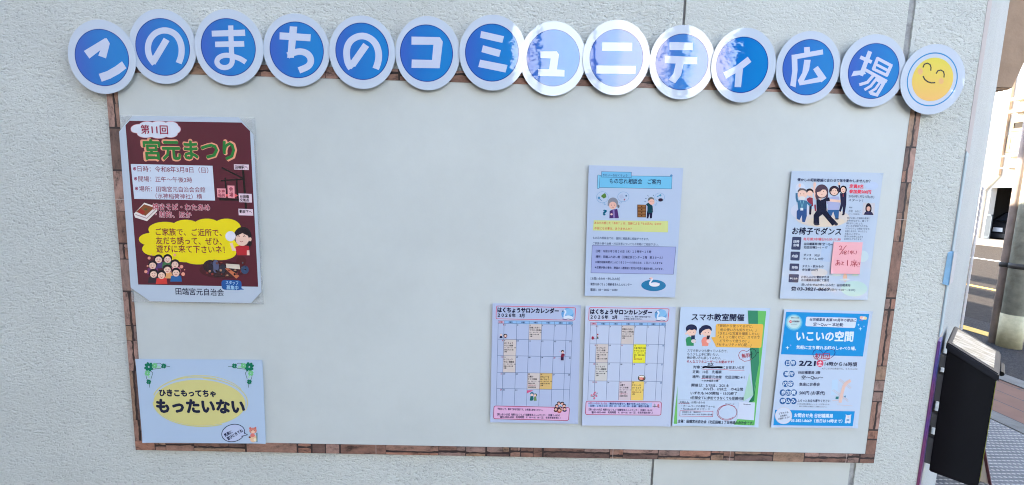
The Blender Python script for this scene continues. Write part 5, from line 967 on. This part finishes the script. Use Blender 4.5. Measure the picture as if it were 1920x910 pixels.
cp = at_x(1871, 431, FX + 0.6); car_at(cp.x, cp.y, cp.z - 0.70)

# folding metal gate
ga = at_x(1844, 452, FX - 0.3); gb = at_x(1853, 452, FX - 0.3); gt = at_x(1849, 402, FX - 0.3)
t = thing('metal_gate', 'folded grey metal gate beside the garage opening', 'gate', ((ga.x + gb.x) / 2, (ga.y + gb.y) / 2, 0.12)); gm = plain('gate_grey', (0.07, 0.085, 0.10), 0.5, 0.2)
y0, y1 = min(ga.y, gb.y), max(ga.y, gb.y); mb = MB()
mb.box(ga.x - 0.04, ga.x + 0.04, y0, y1, gt.z - 0.06, gt.z, gm); mb.build('rail', t); mb = MB(); mb.box(ga.x - 0.04, ga.x + 0.04, y0, y1, 0.16, 0.22, gm); mb.build('rail', t)
for k in range(7):
    y = y0 + (y1 - y0) * k / 6; mb = MB(); mb.box(ga.x - 0.025, ga.x + 0.025, y - 0.02, y + 0.02, 0.12, gt.z - 0.06, gm); mb.build('bar', t)

# ------------------------------------------------------------------ across the lane behind the viewer
t = thing('opposite_shop', 'pale blue sunlit house across the lane, mirrored in the glossy discs', 'building', (3, -13, 0))
wl = plain('pale_blue_wall', (0.60, 0.70, 0.80), 0.8, noise=0.05, scale=2); dkb = plain('dark_cladding', (0.06, 0.053, 0.05), 0.8, noise=0.2, scale=3)
OD = Vector((0.871, 0.491, 0)); ON = Vector((-0.491, 0.871, 0)); OO = Vector((-1.7, -15.6, 0))
def obox(mb, a0, a1, n0, n1, z0, z1, m): mb.hexa([OO + OD * a + ON * n + Vector((0, 0, z0)) for a, n in ((a0, n0), (a0, n1), (a1, n1), (a1, n0))], [OO + OD * a + ON * n + Vector((0, 0, z1)) for a, n in ((a0, n0), (a0, n1), (a1, n1), (a1, n0))], m)
mb = MB(); obox(mb, 0, 9.0, -7, 0, 3.4, 9.5, wl); mb.build('wall', t)
mb = MB(); obox(mb, 0, 9.0, -7, 0.3, 0, 3.4, dkb); mb.build('shopfront', t)  # lower storey coloured dark for shade, keeping glare off the flyer
for a, a2 in ((2.35, 2.65), (5.75, 7.1), (8.0, 8.75)):
    mb = MB(); obox(mb, a, a2, 0.002, 0.08, 3.6, 9.3, plain('glare_panel_paint', (0.88, 0.86, 0.84), 0.7)); mb.build('white_panel', t)  # white panels added to brighten bands of the glare on the discs
for a, w_ in ((4.9, 0.12), (7.25, 0.45), (3.0, 0.07)):
    mb = MB(); obox(mb, a, a + w_, 0.002, 0.12, 3.4, 9.3, plain('glare_strip_trim', (0.05, 0.05, 0.05), 0.6)); mb.build('downpipe', t)  # dark strips added to break that glare into bands
t = thing('added_shade_house', 'unseen dark brown house on the left behind the viewer, added to shade the wall', 'building', (-12, -7, 0))
mb = MB(); mb.box(-26, 0.03, -6.2, -5.2, 0, 11, plain('charcoal_cladding', (0.022, 0.02, 0.02), 0.8)); mb.build('wall', t)  # tall unseen slab added to darken the left of the wall
t = thing('opposite_block', 'dark grey block across the lane on the right behind the viewer', 'building', (20, -10, 0))
mb = MB(); mb.box(7.2, 14, -24, -12.5, 0, 9, dkb); mb.build('wall', t)
t = thing('added_bounce_block', 'unseen pale block behind the viewer, added to bounce light onto the right of the wall', 'building', (24, -10, 0))
mb = MB(); mb.box(20, 34, -22, -8, 0, 12, wl); mb.build('wall', t)  # pale unseen block added as a reflector for the wall's right side
bpy.data.objects.remove(FO)
